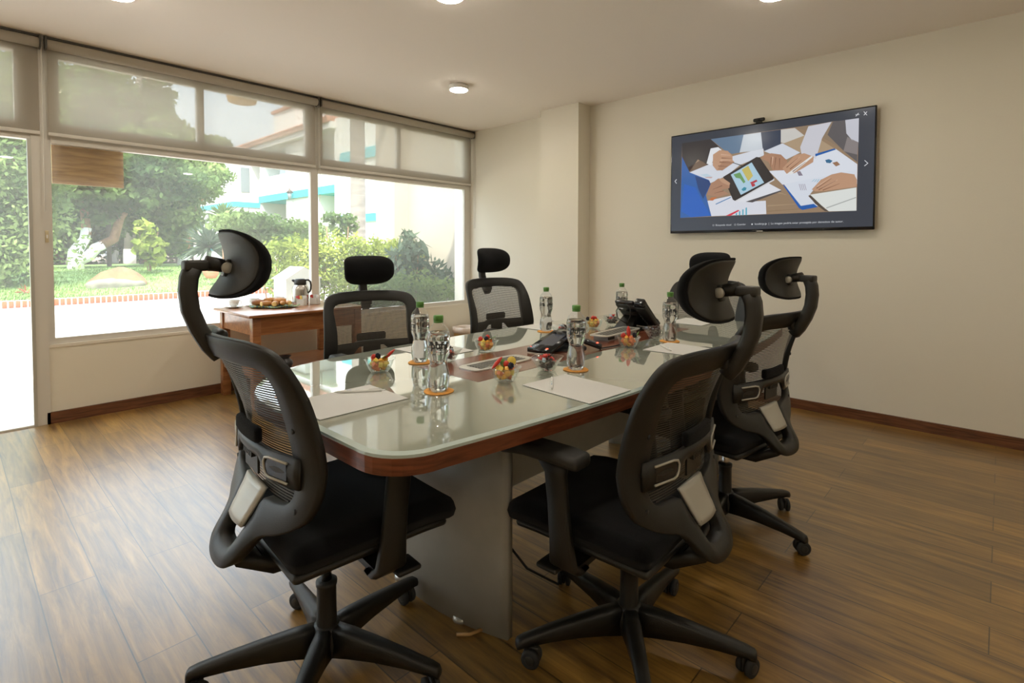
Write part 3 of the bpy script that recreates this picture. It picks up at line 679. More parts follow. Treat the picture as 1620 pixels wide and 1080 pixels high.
# near block: recessed balconies between piers, band on the floor edge
bb_('wall', FX+1.5, FX+6, YA, YE, 0, zr, M['plaster'])
bb_('pier', FX, FX+1.6, YA-.35, YA+.15, 0, zr, M['plaster'])
y1, y2 = FY(504), FY(453)
for a, b, z0, z1 in ((y1, y2, 0, zb0+.02), (FY(480), y2, zb1, zr-.5), (YBn-.25, YBn, 0, zr-.3)):
    bb_('pier', FX+.02, FX+1.55, min(a, b), max(a, b), z0, z1, M['plaster'])
bb_('parapet', FX-.02, FX+.16, YA+.15, YBn, zb1, zb1+.95, M['plaster'])
bb_('turquoise_band', FX-.06, FX+1.5, YA+.15, YBn, zb0, zb1, M['teal'])
# far block, standing forward
XF2 = gy(370, 394, YC).x
zc0, zc1 = gx(369.5, 326.5, XF2).z, gx(369.5, 318.3, XF2).z
YE2 = XF2*ray(300, 394).y/ray(300, 394).x
bb_('wall', XF2+.02, FX+1.4, YC, YE2, 0, zc0, M['plaster']); bb_('wall', XF2+.02, FX+1.4, YC, YE2, zc1, zr-.1, M['plaster'])
bb_('turquoise_band', XF2-.03, FX+1.2, YC-.05, YE2, zc0, zc1, M['teal'])
zz0, zz1 = gx(302, 396, XF2).z, gx(302, 390.5, XF2).z
bb_('turquoise_band', XF2-.05, FX, YC+2.0, YE2, zz0, zz1, M['teal'])
bb_('cream_panel', XF2-.012, XF2+.03, YE2-1.8, YE2-.2, zz1+.1, zc0-.02, M['plaster2'])  # flat darker cream panel on the wall face, in place of a hollow
bb_('window', FX+1.47, FX+1.52, FY(449), FY(440), .9, 3.3, M['window_dark'])
bb_('window', FX+.0, FX+.04, FY(453), FY(444), FZ(446, 277), FZ(446, 266), M['window_dark'])
bb_('window', XF2+.4, XF2+.85, YC-.04, YC, zc1+.55, zc1+1.9, M['window_dark'])
# near section with its own floor levels
YS = FY(597)
bb_('wall', FX+.02, FX+5, YS-6, YA-.34, 0, zr+2.2, M['plaster'])
for a, b in ((337, 349.5), (231, 248)):
    bb_('turquoise_band', FX-.05, FX+.1, YS-6, YA-.4, FZ(590, b), FZ(590, a), M['teal'])
bb_('window', FX-.0, FX+.05, FY(577), FY(572), FZ(575, 299), FZ(575, 281), M['window_dark'])
# roof slopes with tile edge
rf = MB()
vs = [(-.35, YA-21+.1, zr), (-.35, YE-21+3, zr), (4.5, YE-21+3, zr+.5), (4.5, YA-21+.1, zr+.5)]
rf.add(vs+[(x, y, z-.16) for x, y, z in vs], [(0, 1, 2, 3), (7, 6, 5, 4), (0, 4, 5, 1), (1, 5, 6, 2), (2, 6, 7, 3), (3, 7, 4, 0)], M['rooftile'], True)
for i in range(60): y_ = YA-21+.2+i*.33; rf.tube([(-.4, y_, zr+.03), (4.5, y_, zr+.55)], .07, M['rooftile'], 6)
rf.build('tiled_roof', bd)
bb_('eave', FX-.25, FX+1.5, YA, YE+2, zr-.42, zr-.14, M['plaster'])
v0, v1 = gx(450, 215, FX+2.0), gx(483, 205, FX+2.0)
bb_('chimney_block', FX+1.4, FX+3.4, v1.y, v0.y, zr, gx(450, 184, FX+2).z, M['plaster'])
bb_('chimney_cap', FX+1.3, FX+3.5, v1.y-.1, v0.y+.15, gx(450, 184, FX+2).z, gx(450, 179.5, FX+2).z, M['rooftile'])
# wall lanterns
def lantern(px, py, X, label):
    v = gx(px, py, X); l_ = empty('wall_lantern', (X-.25, v.y, v.z), label=label, category='lantern', group='lanterns on the white building')
    MB().lathe([(.07, -.28), (.13, .05), (.0, .051)], M['window_dark'], n=6).build('glass', l_)
    MB().lathe([(.17, .05), (.05, .18), (.03, .26), (0, .28)], M['fence'], n=6).build('cap', l_)
    MB().tube([(.25, 0, -.2), (.25, 0, .2)], .025, M['fence'], 6).tube([(.25, 0, .0), (.12, 0, .12), (0, 0, .2)], .02, M['fence'], 6).build('bracket', l_)
lantern(466, 307, FX, 'black wall lantern on the turquoise band near the window post')
lantern(320, 332, XF2, 'smaller, farther wall lantern at the left end of the building')
# ---- garden wall close to the window, with pilaster
gw = empty('garden_wall', (4.9, 6.0, 0), label='tall cream garden wall with a pilaster beyond the right window', category='wall')
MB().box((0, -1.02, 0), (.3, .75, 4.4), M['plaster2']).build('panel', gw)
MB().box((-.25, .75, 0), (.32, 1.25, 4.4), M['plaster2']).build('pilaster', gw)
# ---- palm trunk
v = gx(567, 420, 6.6); v = gy(567, 420, 9.6)
pt = empty('palm_tree', (v.x, v.y, 0), label='smooth grey ringed palm trunk rising in front of the building', category='palm')
pts = [(0, 0, i*.11) for i in range(60)]
MB().tube(pts, [(.155-.0004*i)*(1.0 if i % 2 else 1.03) for i in range(60)], M['palmbark'], 18).build('trunk', pt)
fr_ = MB()
for k in range(11):
    a = k*2*PI/11; 
    for s in range(24):
        t_ = s/24; r_ = .3+2.2*t_; z_ = 6.6+1.1*math.sin(t_*2.6)-.9*t_*t_
        c_ = Vector((math.cos(a)*r_, math.sin(a)*r_, z_)); n_ = Vector((-math.sin(a), math.cos(a), -.5))
        for sg in (-1, 1):
            e_ = c_+Vector((n_.x*sg, n_.y*sg, -.5))*.5; d_ = Vector((math.cos(a), math.sin(a), 0))*.03
            l = len(fr_.v); fr_.add([c_-d_, c_+d_, e_], [(0, 1, 2)], M['lf_mid'], True)
fr_.build('fronds', pt, recalc=False)
# ---- hedge, shrubs near the window
h_ = empty('clipped_hedge', (3.7, 6.25, 0), label='clipped lime green hedge running across both windows', category='hedge')
mb = MB()
g_ = np.random.default_rng(5)
for i in range(9):
    leaves((-1.0+i*.235, 0, .98), (.20, .30, .36), 1500, .028, M['lf_lime'], mb, 40+i, shell=.55)
mb.build('foliage', h_, recalc=False)
k = MB()
for i in range(7): x_ = -.9+i*.28; k.tube([(x_, 0, 0), (x_+.05, .03, .45), (x_-.1, 0, .9)], [.022, .018, .012], M['bark'], 6); k.tube([(x_, 0, .1), (x_+.18, .03, .55), (x_+.2, 0, .95)], [.016, .012, .01], M['bark'], 6)
k.build('stems', h_)
def shrub(c, blobs, leaf, m, label, seed, kind='leafy_shrub', group='shrubs outside the window', asp=.5, stems=5, hgt=.6):
    s_ = empty(kind, c, label=label, category='shrub', group=group); mb = MB()
    for i, (cc, r_, n_) in enumerate(blobs): leaves(cc, r_, n_, leaf, m, mb, seed+i, asp=asp, shell=.3)
    mb.build('foliage', s_, recalc=False); k = MB()
    for i in range(stems): a = i*2.4; k.tube([(.03*math.cos(a), .03*math.sin(a), 0), (.15*math.cos(a), .12*math.sin(a), hgt*.6), (.25*math.cos(a), .15*math.sin(a), hgt)], [.015, .011, .006], M['bark'], 6)
    k.build('stems', s_); return s_
shrub((4.2, 5.75, 0), [((0, 0, .95), (.35, .25, .38), 380), ((-.25, .05, .75), (.35, .25, .25), 330), ((.02, .05, 1.28), (.12, .12, .13), 60), ((.35, -.05, .75), (.25, .22, .28), 260)], .085, M['lf_blue'], 'tall shrub with broad glossy grey green leaves near the garden wall', 60, asp=.32, hgt=1.1)
shrub((3.75, 5.35, 0), [((0, 0, .55), (.75, .22, .36), 4200), ((.55, -.05, .55), (.4, .2, .28), 1700), ((-.45, .1, .42), (.4, .22, .35), 2000)], .024, M['lf_mid'], 'low fine-leaved shrub against the right window', 70)
shrub((3.12, 5.45, 0), [((0, 0, .52), (.3, .2, .34), 2400), ((.3, 0, .42), (.35, .2, .32), 2200)], .024, M['lf_lime'], 'bright lime bush just right of the window post', 80)
v = gy(540, 350, 7.0)
shrub((v.x, 7.0, 0), [((0, 0, 1.5), (.16, .14, .2), 220), ((-.15, 0, 1.62), (.14, .12, .08), 110), ((.12, 0, 1.55), (.16, .12, .14), 160)], .045, M['lf_mid'], 'thin leafy shrub rising above the hedge beside the palm trunk', 85, hgt=1.5)
v = gy(430, 380, 8.2)
shrub((v.x, 8.2, 0), [((0, 0, 1.35), (.55, .4, .28), 2400), ((-.35, 0, 1.55), (.5, .35, .2), 1600), ((.45, 0, 1.45), (.5, .35, .2), 1500)], .04, M['lf_mid'], 'open small-leaved bush left of the hedge', 90, hgt=1.3)
v = gy(50, 440, 16.2)
shrub((v.x-1.1, 16.6, .3), [((0, 0, .35), (.9, .5, .45), 2600), ((-1.0, 0, .4), (.8, .5, .5), 2200)], .07, M['lf_mid'], 'flowering grey green bed shrub at the left end of the lawn', 95)
v = gy(40, 440, 15.3)
def agave(c, r, n, m, label, stem=0, seed=1, kind='spiky_plant'):
    t_ = empty(kind, c, label=label, category='plant', group='spiky garden plants'); g_ = random.Random(seed); mb = MB()
    for i in range(n):
        a = g_.uniform(0, 2*PI); el = g_.uniform(-.5, 1.4); d = Vector((math.cos(a)*math.cos(el), math.sin(a)*math.cos(el), math.sin(el))); s_ = Vector((-math.sin(a), math.cos(a), 0))*r*.05
        z = Vector((0, 0, stem)); mid = z+d*r*.5; tip = z+d*r*g_.uniform(.8, 1.05)-Vector((0, 0, r*.12))
        mb.add([z-s_*.6, z+s_*.6, mid+s_, tip, mid-s_], [(0, 1, 2, 3, 4)], m, True)
    mb.build('leaves', t_, recalc=False)
    MB().tube([(0, 0, -.02), (0, 0, stem+.05)], [.06, .045], M['bark'], 8).build('stem', t_)
    return t_
v = gy(354, 345, 16); agave((v.x, 16, 0), .62, 90, M['lf_dark'], 'tall yucca with a spiky head in front of the far building', stem=v.z, seed=3)
v = gy(385, 370, 17); agave((v.x, 17, .4), 1.05, 120, M['lf_blue'], 'grey green spiky clump behind the headrest of the nearest chair', stem=v.z-.5, seed=4)
v = gy(330, 385, 18); agave((v.x, 18, .4), 1.0, 90, M['lf_blue'], 'dark spiky plant above the terracotta pots', stem=v.z-.5, seed=6)
v = gy(236, 420, 19.0)
shrub((v.x, 19.0, .5), [((0, 0, .75), (.42, .35, .38), 260), ((-.1, 0, 1.25), (.3, .3, .28), 110), ((.1, 0, .4), (.3, .3, .25), 110)], .13, M['lf_lime'], 'yellow green broad-leaved plant behind the tan boulder', 131, asp=.6, hgt=1.2)
v = gy(50, 440, 15.4); agave((v.x-.1, 15.4, .2), .28, 30, M['lf_red'], 'small red-leaved plant in the bed by the door', stem=.02, seed=9)
for px, lb, k_ in ((334, 'round terracotta pot standing beyond the nearest headrest arm', 1.0), (303, 'smaller terracotta pot half hidden behind the headrest arm', .9)):
    v = gp(px, 439, .42); o = empty('plant_pot', (v.x, v.y, .40), label=lb, category='pot')
    MB().lathe([(.11*k_, 0), (.17*k_, .1), (.19*k_, .17), (.20*k_, .19), (.17*k_, .19), (.15*k_, .12), (0, .11)], M['terracotta'], n=28).build('pot', o)
    leaves((0, 0, .26), (.13, .13, .09), 60, .05, M['lf_mid'], seed=int(px)).build('foliage', o, recalc=False)
# white gabled utility box
gb = empty('utility_box', (2.64, 5.68, 0), label='white gabled box standing outside behind the coffee flask', category='box')
MB().box((-.19, -.15, 0), (.19, .15, .86), M['plaster']).build('body', gb)
MB().add([(-.21, -.17, .86), (.21, -.17, .86), (0, -.17, .99), (-.21, .17, .86), (.21, .17, .86), (0, .17, .99)], [(0, 1, 2), (5, 4, 3), (0, 2, 5, 3), (1, 4, 5, 2), (0, 3, 4, 1)], M['plaster'], True).build('gable_top', gb)
# hanging wicker shade of the veranda, seen through the blind
v = gy(383, 158, 6.6)
o = empty('wicker_lampshade', (v.x, v.y, v.z), label='round woven lampshade hanging outside behind the roller blind', category='lampshade')
MB().lathe([(.10, -.045), (.15, -.03), (.165, .02), (.15, .06), (.05, .08), (.02, .085)], M['wicker'], n=24).build('shade', o)
MB().tube([(0, 0, .08), (0, 0, .75)], .006, M['fence'], 6).build('cord', o)
MB().box((-2.2, -.05, .75), (4.2, .05, .87), M['desk_wood']).build('beam', o)
MB().box((4.1, -.05, -v.z), (4.2, .05, .87), M['desk_wood']).build('beam_post', o)
# ================================================================== CONFERENCE TABLE
TX0, TX1, TYC = .608, 3.30, 1.41
def half_w(x): return .607-.062*(x-(TX0+TX1)/2)**2
def outline(inset=0, n=28, rc=.13):
    x0, x1 = TX0+inset, TX1-inset; pts = []
    hw = lambda x: half_w(x)-inset
    r = rc-inset*.6
    for sx_, x_e in ((1, x1), (-1, x0)):
        pass
    xs = [x0+r+(x1-x0-2*r)*i/n for i in range(n+1)]
    pts += [(x, TYC-hw(x)) for x in xs]
    cy_ = TYC-hw(x1-r)+r
    pts += [(x1-r+r*math.sin(a), cy_-r*math.cos(a)) for a in [PI/2*k/9 for k in range(1, 10)]]
    cy_ = TYC+hw(x1-r)-r
    pts += [(x1-r+r*math.cos(a), cy_+r*math.sin(a)) for a in [PI/2*k/9 for k in range(0, 9)]]
    rl = .46-inset*.6                                # the near corner on the window side is rounded off wider
    pts += [(x, TYC+hw(x)) for x in [x0+rl+(x1-r-x0-rl)*i/n for i in range(n+1)][::-1]]
    cy_ = TYC+hw(x0+rl)-rl
    pts += [(x0+rl-rl*math.sin(a), cy_+rl*math.cos(a)) for a in [PI/2*k/9 for k in range(1, 10)]]
    cy_ = TYC-hw(x0+r)+r
    pts += [(x0+r-r*math.cos(a), cy_-r*math.sin(a)) for a in [PI/2*k/9 for k in range(0, 9)]]
    return pts
tb = empty('conference_table', (0, 0, 0), label='boat-shaped conference table with pale green glass top and reddish wood edge', category='table')
MB().prism(outline(0), .703, .7405, M['edge_wood']).build('wooden_top', tb)
g = MB(); A, B = outline(.0015), outline(.018)
n = len(A)
g.add([(x, y, .7405) for x, y in A]+[(x, y, .7475) for x, y in A]+[(x, y, .750) for x, y in B],
      [(i, (i+1) % n, n+(i+1) % n, n+i) for i in range(n)]+[(n+i, n+(i+1) % n, 2*n+(i+1) % n, 2*n+i) for i in range(n)], M['glass_rim'], True)
g.build('glass_rim', tb, label='paler bevelled rim of the glass')
MB().prism(B, .7406, .750, M['glass_top']).build('glass_top', tb)
MB().box((1.185, 1.252, .7498), (2.78, 1.568, .7508), M['strip_wood']).build('wood_inlay', tb)
def arc_panel(x, s, b=.56):
    mb = MB(); secs = []
    for i in range(25):
        y = -.335+.67*i/24; xx = x+s*b*(y*y-.335**2)*-1; th = .022
        xa = x-s*b*(.335**2-y*y); secs.append([(xa, TYC+y, .0), (xa, TYC+y, .703), (xa+s*th, TYC+y, .703), (xa+s*th, TYC+y, 0)])
    return mb.loft(secs, M['panel_grey'])
arc_panel(1.138, 1).build('leg_panel', tb)
arc_panel(2.772, -1).build('leg_panel', tb)
MB().box((1.10, TYC-.012, .25), (2.81, TYC+.012, .60), M['panel_grey']).build('modesty_panel', tb)
for x_ in (1.11, 2.80): [MB().cyl((x_, TYC+q_, 0), (x_, TYC+q_, .012), .03, .028, M['alu']).build('glide', tb) for q_ in (-.16, .16)]
v = gp(750, 1000, .004)
o = MB().tube([(v.x-.045, v.y+.03, .006), (v.x-.02, v.y-.0, .008), (v.x+.03, v.y-.012, .006)], .005, M['sign_wood'], 8).build('door_wedge'); o['label'] = 'small brass coloured strip on the floor under the near grey table leg'; o['category'] = 'strip'

# ================================================================== MESH OFFICE CHAIR
ZS_, XS_ = [.38, .405, .44, .47, .50, .53, .56, .61, .67, .72, .76, .80, .85, .89, .93, .975, 1.0], [-.270, -.262, -.245, -.224, -.203, -.186, -.177, -.174, -.179, -.188, -.198, -.212, -.233, -.252, -.270, -.285, -.29]
def bx(y, z): return float(np.interp(z, ZS_, XS_))+y*y*float(np.interp(z, [.50, .56, .67, .76, .85, .93], [.38, .50, .80, .90, 1.05, 1.12]))
OUT = [(0, .975), (.085, .974), (.165, .971), (.222, .960), (.250, .940), (.266, .900), (.275, .84), (.279, .77), (.284, .70), (.285, .65), (.279, .60), (.260, .56), (.225, .532), (.18, .512), (.135, .497), (.11, .475), (.097, .45), (.08, .425), (.05, .41), (0, .405)]
INN = [(0, .916), (.08, .915), (.14, .912), (.185, .907), (.205, .894), (.212, .870), (.208, .83), (.203, .77), (.204, .70), (.207, .65), (.206, .612), (.198, .592), (.178, .577), (.14, .57), (.105, .568), (.078, .562), (.066, .53), (.056, .495), (.045, .455), (0, .447)]
def smooth(P_, k=3):
    Q = []
    for i in range(len(P_)-1):
        p0 = P_[max(i-1, 0)]; p1 = P_[i]; p2 = P_[i+1]; p3 = P_[min(i+2, len(P_)-1)]
        if i == 0: p0 = (-p2[0], p2[1])
        if i == len(P_)-2: p3 = (-p1[0], p1[1])
        for s in range(k):
            t_ = s/k; Q.append(tuple(.5*((2*p1[j])+(-p0[j]+p2[j])*t_+(2*p0[j]-5*p1[j]+4*p2[j]-p3[j])*t_*t_+(-p0[j]+3*p1[j]-3*p2[j]+p3[j])*t_**3) for j in (0, 1)))
    return Q+[P_[-1]]
OS, IS = smooth(OUT), smooth(INN)
def loopfull(S): return S+[(-y, z) for y, z in S[-2:0:-1]]
def inner_half(z): 
    zz = [p[1] for p in INN[:15]][::-1]; yy = [p[0] for p in INN[:15]][::-1]; return float(np.interp(z, zz, yy))
ch = empty('office_chair', (0, 0, 0), category='chair', group='black mesh office chairs around the table')
mb = MB(); secs = []
for (yo, zo), (yi, zi) in zip(loopfull(OS), loopfull(IS)):
    low = max(0, min(1, (.52-min(zo, zi))/.08)); tk = .013+.010*low
    L3 = lambda t_: (yo+(yi-yo)*t_, zo+(zi-zo)*t_)
    S_ = []
    for t_, off in ((0, -tk*.25), (0, tk*.55), (.07, tk*.8), (.93, tk*.8), (1, tk*.55), (1, -tk*.55), (.93, -tk*.9), (.5, -tk*1.05), (.07, -tk*.9), (0, -tk*.65)):
        y, z = L3(t_); S_.append((bx(y, z)+off-.004, y, z))
    secs.append(S_)
mb.loft(secs, M['plastic'], closed=True)
for s in (-1, 1):                                   # dimples of the frame screws
    for y, z in ((.226, .762), (.226, .575)):
        x = bx(y, z)-.004-.0135; mb.tube([(x+.004, s*y, z), (x-.0012, s*y, z)], .0065, M['rubber'], 14)
mb.build('back_frame', ch)
mb = MB(); z = .572
while z < .925:
    hwid = inner_half(z)+.012; N = 14; vs = []
    for i in range(N+1):
        y = -hwid+2*hwid*i/N; vs += [(bx(y, z)+.004, y, z), (bx(y, z+.0042)+.004, y, z+.0042)]
    mb.add(vs, [(2*i, 2*i+2, 2*i+3, 2*i+1) for i in range(N)], M['mesh']); z += .0066
for i in range(-6, 7):
    y = i*.03; vs = []
    zz = [.575+.35*k/12 for k in range(13)]
    for z in zz: vs += [(bx(y, z)+.0035, y-.0003, z), (bx(y, z)+.0035, y+.0003, z)]
    mb.add(vs, [(2*k, 2*k+1, 2*k+3, 2*k+2) for k in range(12)], M['mesh'])
mb.build('mesh_back', ch, recalc=False)
# pale plate with its dark lip
mb = MB(); secs = []
for i in range(9):
    t_ = i/8; z = .584-.088*t_; hy = .073-.018*t_; x0 = bx(0, z)-.008-.022*math.sin(t_*PI*.6)
    secs.append([(x0+.010*(k/6)**2*0-.006*math.cos((k-3)/3*PI/2), -hy+2*hy*k/6, z) for k in range(7)]+[(x0+.008, hy, z), (x0+.008, -hy, z)])
mb.loft(secs, M['silver']); mb.build('back_plate', ch, label='pale silver plate')
mb = MB(); x0 = bx(0, .50)-.03; mb.rbox((x0+.012, 0, .500), (.012, .052, .007), .005, M['plastic2'], n=3); mb.build('plate_lip', ch)
# lumbar bracket with its two silver-trimmed slots
lb = MB(); secs = []
for i in range(33):
    y = -.236+.472*i/32; s_ = min(1, max(0, (abs(y)-.07)/.05)); s_ = s_*s_*(3-2*s_)
    z0, z1 = .668+(.625-.668)*s_, .700-.004*s_; x = bx(y, .66)-.024
    secs.append([(x+.010, y, z0), (x+.010, y, z1), (x-.001, y, z1), (x-.005, y, (z0+z1)/2), (x-.001, y, z0)])
lo = lb.loft(secs, M['plastic']).build('lumbar_bracket', ch)
for s in (-1, 1):
    path = [(.205, .636), (.135, .636), (.122, .640), (.115, .650), (.112, .668), (.118, .679), (.135, .683), (.205, .683)]
    MB().tube([(bx(y, .66)-.0295, s*y, z) for y, z in path], .0032, M['silver'], 8).build('slot_trim', lo, label='silver slot trim')
    q_ = MB(); q_.add([(bx(y, .66)-.0292, s*y, z) for y, z in ((.202, .641), (.13, .641), (.118, .66), (.13, .679), (.202, .679))], [(0, 1, 2, 3, 4)], M['gloss_black'], True); q_.build('slot', lo, recalc=False)
mb = MB(); mb.rbox((bx(0, .725)-.015, 0, .722), (.010, .085, .020), .009, M['fabric'], fn=lambda x, y, z: (x+.9*y*y, y, z)); mb.build('lumbar_cushion', ch)
mb = MB(); 
for i in range(6): mb.box((bx(0, .65)-.026, -.035+i*.012, .655), (bx(0, .65)-.016, -.029+i*.012, .69), M['plastic2'])
mb.box((bx(0, .65)-.016, -.05, .615), (bx(0, .65)-.010, .05, .69), M['plastic']); mb.build('ratchet_rib', ch)
# head rest: arm, pad, shell
ha = MB(); arm = [(-.278, .905), (-.298, .93), (-.322, .975), (-.338, 1.02), (-.343, 1.065), (-.340, 1.098), (-.332, 1.120)]
secs = []
for i, (x, z) in enumerate(arm):
    x1, z1 = arm[min(i+1, len(arm)-1)]; x0, z0 = arm[max(i-1, 0)]; d = Vector((x1-x0, 0, z1-z0)).normalized(); nrm = Vector((d.z, 0, -d.x)); c_ = Vector((x, 0, z))
    hw, th = .025-.001*i*.3, .018
    secs.append([c_+nrm*(th*a)+Vector((0, hw*b, 0)) for a, b in ((1, .8), (.6, 1), (-.3, 1), (-1, .6), (-1, -.6), (-.3, -1), (.6, -1), (1, -.8))])
ha.loft(secs, M['plastic2'])
ha.rbox((-.326, 0, 1.126), (.026, .023, .013), .006, M['plastic2'], n=2)
ha.tube([(-.305, 0, 1.132), (-.272, 0, 1.126), (-.252, 0, 1.122)], [.019, .017, .014], M['plastic'], 12)
ha.rbox((-.276, 0, .945), (.014, .032, .024), .010, M['plastic'], n=3)
ha.tube([(-.262, -.022, 1.12), (-.262, .022, 1.12)], .012, M['plastic'], 18)
hao = ha.build('headrest_arm', ch)
for s in (-1, 1): MB().lathe([(.0135, 0), (.0135, .007), (.011, .0095), (0, .0105)], M['silver'], n=24).build('pivot_knob', hao, label='pale round pivot knob'); k_ = bpy.data.objects[-1] if False else None
for s, o in zip((-1, 1), [c for c in hao.children]): o.location = (-.262, s*.021, 1.12); o.rotation_euler = (-s*PI/2, 0, 0)
HA, HB_, HZ = .145, .084, 1.127
def head_pad(t_front, t_back, x0, sc, m, grooves=False):
    mb = MB(); K = 48; rings = []
    def prof(s): return (1-s**5)**.5 if s < 1 else 0
    def pt(s, k, side):
        a = 2*PI*k/K; c_, q_ = math.cos(a), math.sin(a); e_ = 2/3.4
        y = math.copysign(abs(c_)**e_, c_)*HA*sc*s; z = math.copysign(abs(q_)**e_, q_)*HB_*sc*s
        x = x0+1.25*y*y-5.6*z*z+side*(t_front if side > 0 else t_back)*prof(s)
        return (x, y, HZ+z)
    S_ = [0.001, .25, .5, .7, .84, .93, .98, 1.0]
    rows = [[pt(s, k, 1) for k in range(K)] for s in S_]+[[pt(s, k, -1) for k in range(K)] for s in S_[-2::-1]]
    return mb.loft(rows, m)
hp = head_pad(.042, .006, -.241, 1.0, M['fabric']).build('headrest_pad', ch)
head_pad(.002, .010, -.245, .93, M['plastic2']).rbox((-.254, 0, 1.118), (.012, .020, .022), .006, M['plastic'], n=2).build('headrest_shell', hp)
# seat
def seat_fn(x, y, z): return (x, y, z-.55*max(0, x-.14)**1.5-.10*max(0, -x-.16)*0+.10*y*y)
mb = MB().rbox((.055, 0, .447), (.235, .245, .035), .034, M['fabric'], fn=seat_fn, n=10); mb.build('seat_cushion', ch)
mb = MB().rbox((.045, 0, .405), (.215, .225, .013), .012, M['plastic'], fn=lambda x, y, z: (x, y, z+.1*y*y-.2*max(0, x-.14)**1.5), n=6); mb.build('seat_pan', ch)
me_ = MB().rbox((.01, 0, .368), (.10, .075, .024), .012, M['plastic'], n=3)
me_.loft([[(-.05, -.06, .375), (-.05, .06, .375), (-.05, .06, .345), (-.05, -.06, .345)], [(-.16, -.055, .39), (-.16, .055, .39), (-.16, .055, .35), (-.16, -.055, .35)], [(-.250, -.05, .43), (-.250, .05, .43), (-.246, .05, .40), (-.246, -.05, .40)]], M['plastic'])
for i in range(3): me_.box((-.19+i*.03, -.035, .385+i*.004), (-.18+i*.03, .035, .40+i*.004), M['gloss_black'])
mo = me_.build('seat_mechanism', ch)
MB().tube([(.06, -.05, .368), (.09, -.17, .362), (.10, -.225, .355)], [.006, .006, .006], M['plastic'], 8).rbox((.105, -.245, .350), (.034, .035, .007), .006, M['plastic'], n=3).build('lever', mo)
MB().tube([(.06, .05, .368), (.09, .17, .362), (.10, .225, .355)], [.006, .006, .006], M['plastic'], 8).rbox((.105, .245, .350), (.034, .035, .007), .006, M['plastic'], n=3).build('lever', mo)
gc = MB().cyl((0, 0, .225), (0, 0, .372), .0145, .0145, M['chrome'], 24).build('gas_column', ch)
MB().lathe([(.031, .11), (.028, .12), (.0265, .20), (.0265, .235), (.029, .239), (.029, .250), (.020, .253)], M['plastic'], n=28).build('column_sleeve', gc)
# armrests
for s in (-1, 1):
    ar = MB(); secs = []
    for t_, x, y, z, hx, hy in ((0, .055, .205, .352, .040, .012), (0, .055, .235, .352, .043, .02), (0, .06, .258, .372, .040, .018), (0, .064, .264, .44, .034, .015), (0, .073, .264, .53, .032, .014), (0, .084, .262, .615, .033, .014), (0, .095, .26, .645, .048, .018)):
        secs.append([(x+hx*a, s*(y+hy*b), z) for a, b in ((1, .5), (.8, 1), (-.8, 1), (-1, .5), (-1, -.5), (-.8, -1), (.8, -1), (1, -.5))])
    ar.loft(secs, M['plastic']).box((.03, s*.10, .345), (.085, s*.24, .362), M['plastic'])
    ao = ar.build('armrest', ch)
    MB().rbox((.13, s*.258, .667), (.135, .042, .019), .015, M['plastic2'], n=6, fn=lambda x, y, z: (x, y*(1-.9*max(0, abs(x)-.07)), z-.6*max(0, x-.03)**1.6-.5*max(0, -x-.09)**1.5)).build('arm_pad', ao)
# five-star base
hub = MB().lathe([(.030, .042), (.045, .05), (.046, .085), (.038, .118), (.034, .128), (0, .13)], M['plastic'], n=30).build('base_hub', ch)
def one_leg(parent, ang):
    lg = MB(); secs = []
    for r_, zt, zb, wt, wb in ((.025, .128, .048, .022, .026), (.08, .124, .052, .023, .019), (.16, .114, .058, .021, .015), (.25, .100, .060, .019, .013), (.325, .086, .058, .0175, .013), (.345, .080, .054, .016, .012), (.350, .074, .054, .012, .010)):
        secs.append([(r_, -wb, zb), (r_, -wt, zt-.010), (r_, -wt*.7, zt-.001), (r_, 0, zt), (r_, wt*.7, zt-.001), (r_, wt, zt-.010), (r_, wb, zb)])
    lg.loft(secs, M['plastic'])
    return lg.build('base_leg', parent, rz=ang)
def caster():
    k = MB()
    for s in (-1, 1):
        k.tube([(0, s*.006, .0275), (0, s*.0085, .0275), (0, s*.019, .0275), (0, s*.022, .0275)], [.018, .0265, .0265, .020], M['rubber'], 26)
        k.tube([(0, s*.0222, .0275), (0, s*.0232, .0275)], [.014, .012], M['plastic2'], 18)
    k.rbox((0, 0, .036), (.0235, .0055, .021), .005, M['plastic'], n=3); k.cyl((.014, 0, .04), (.014, 0, .062), .0055, .0055, M['chrome'], 12)
    return k
leg0 = one_leg(ch, 0); cas0 = caster().build('caster', leg0, (.318, 0, 0), .7)
legs = [leg0]
for k in range(1, 5):
    l_ = leg0.copy(); COL.objects.link(l_); l_.parent = ch; l_.rotation_euler = (0, 0, k*2*PI/5)
    c_ = cas0.copy(); COL.objects.link(c_); c_.parent = l_; c_.rotation_euler = (0, 0, .7+k*1.9); legs.append(l_)
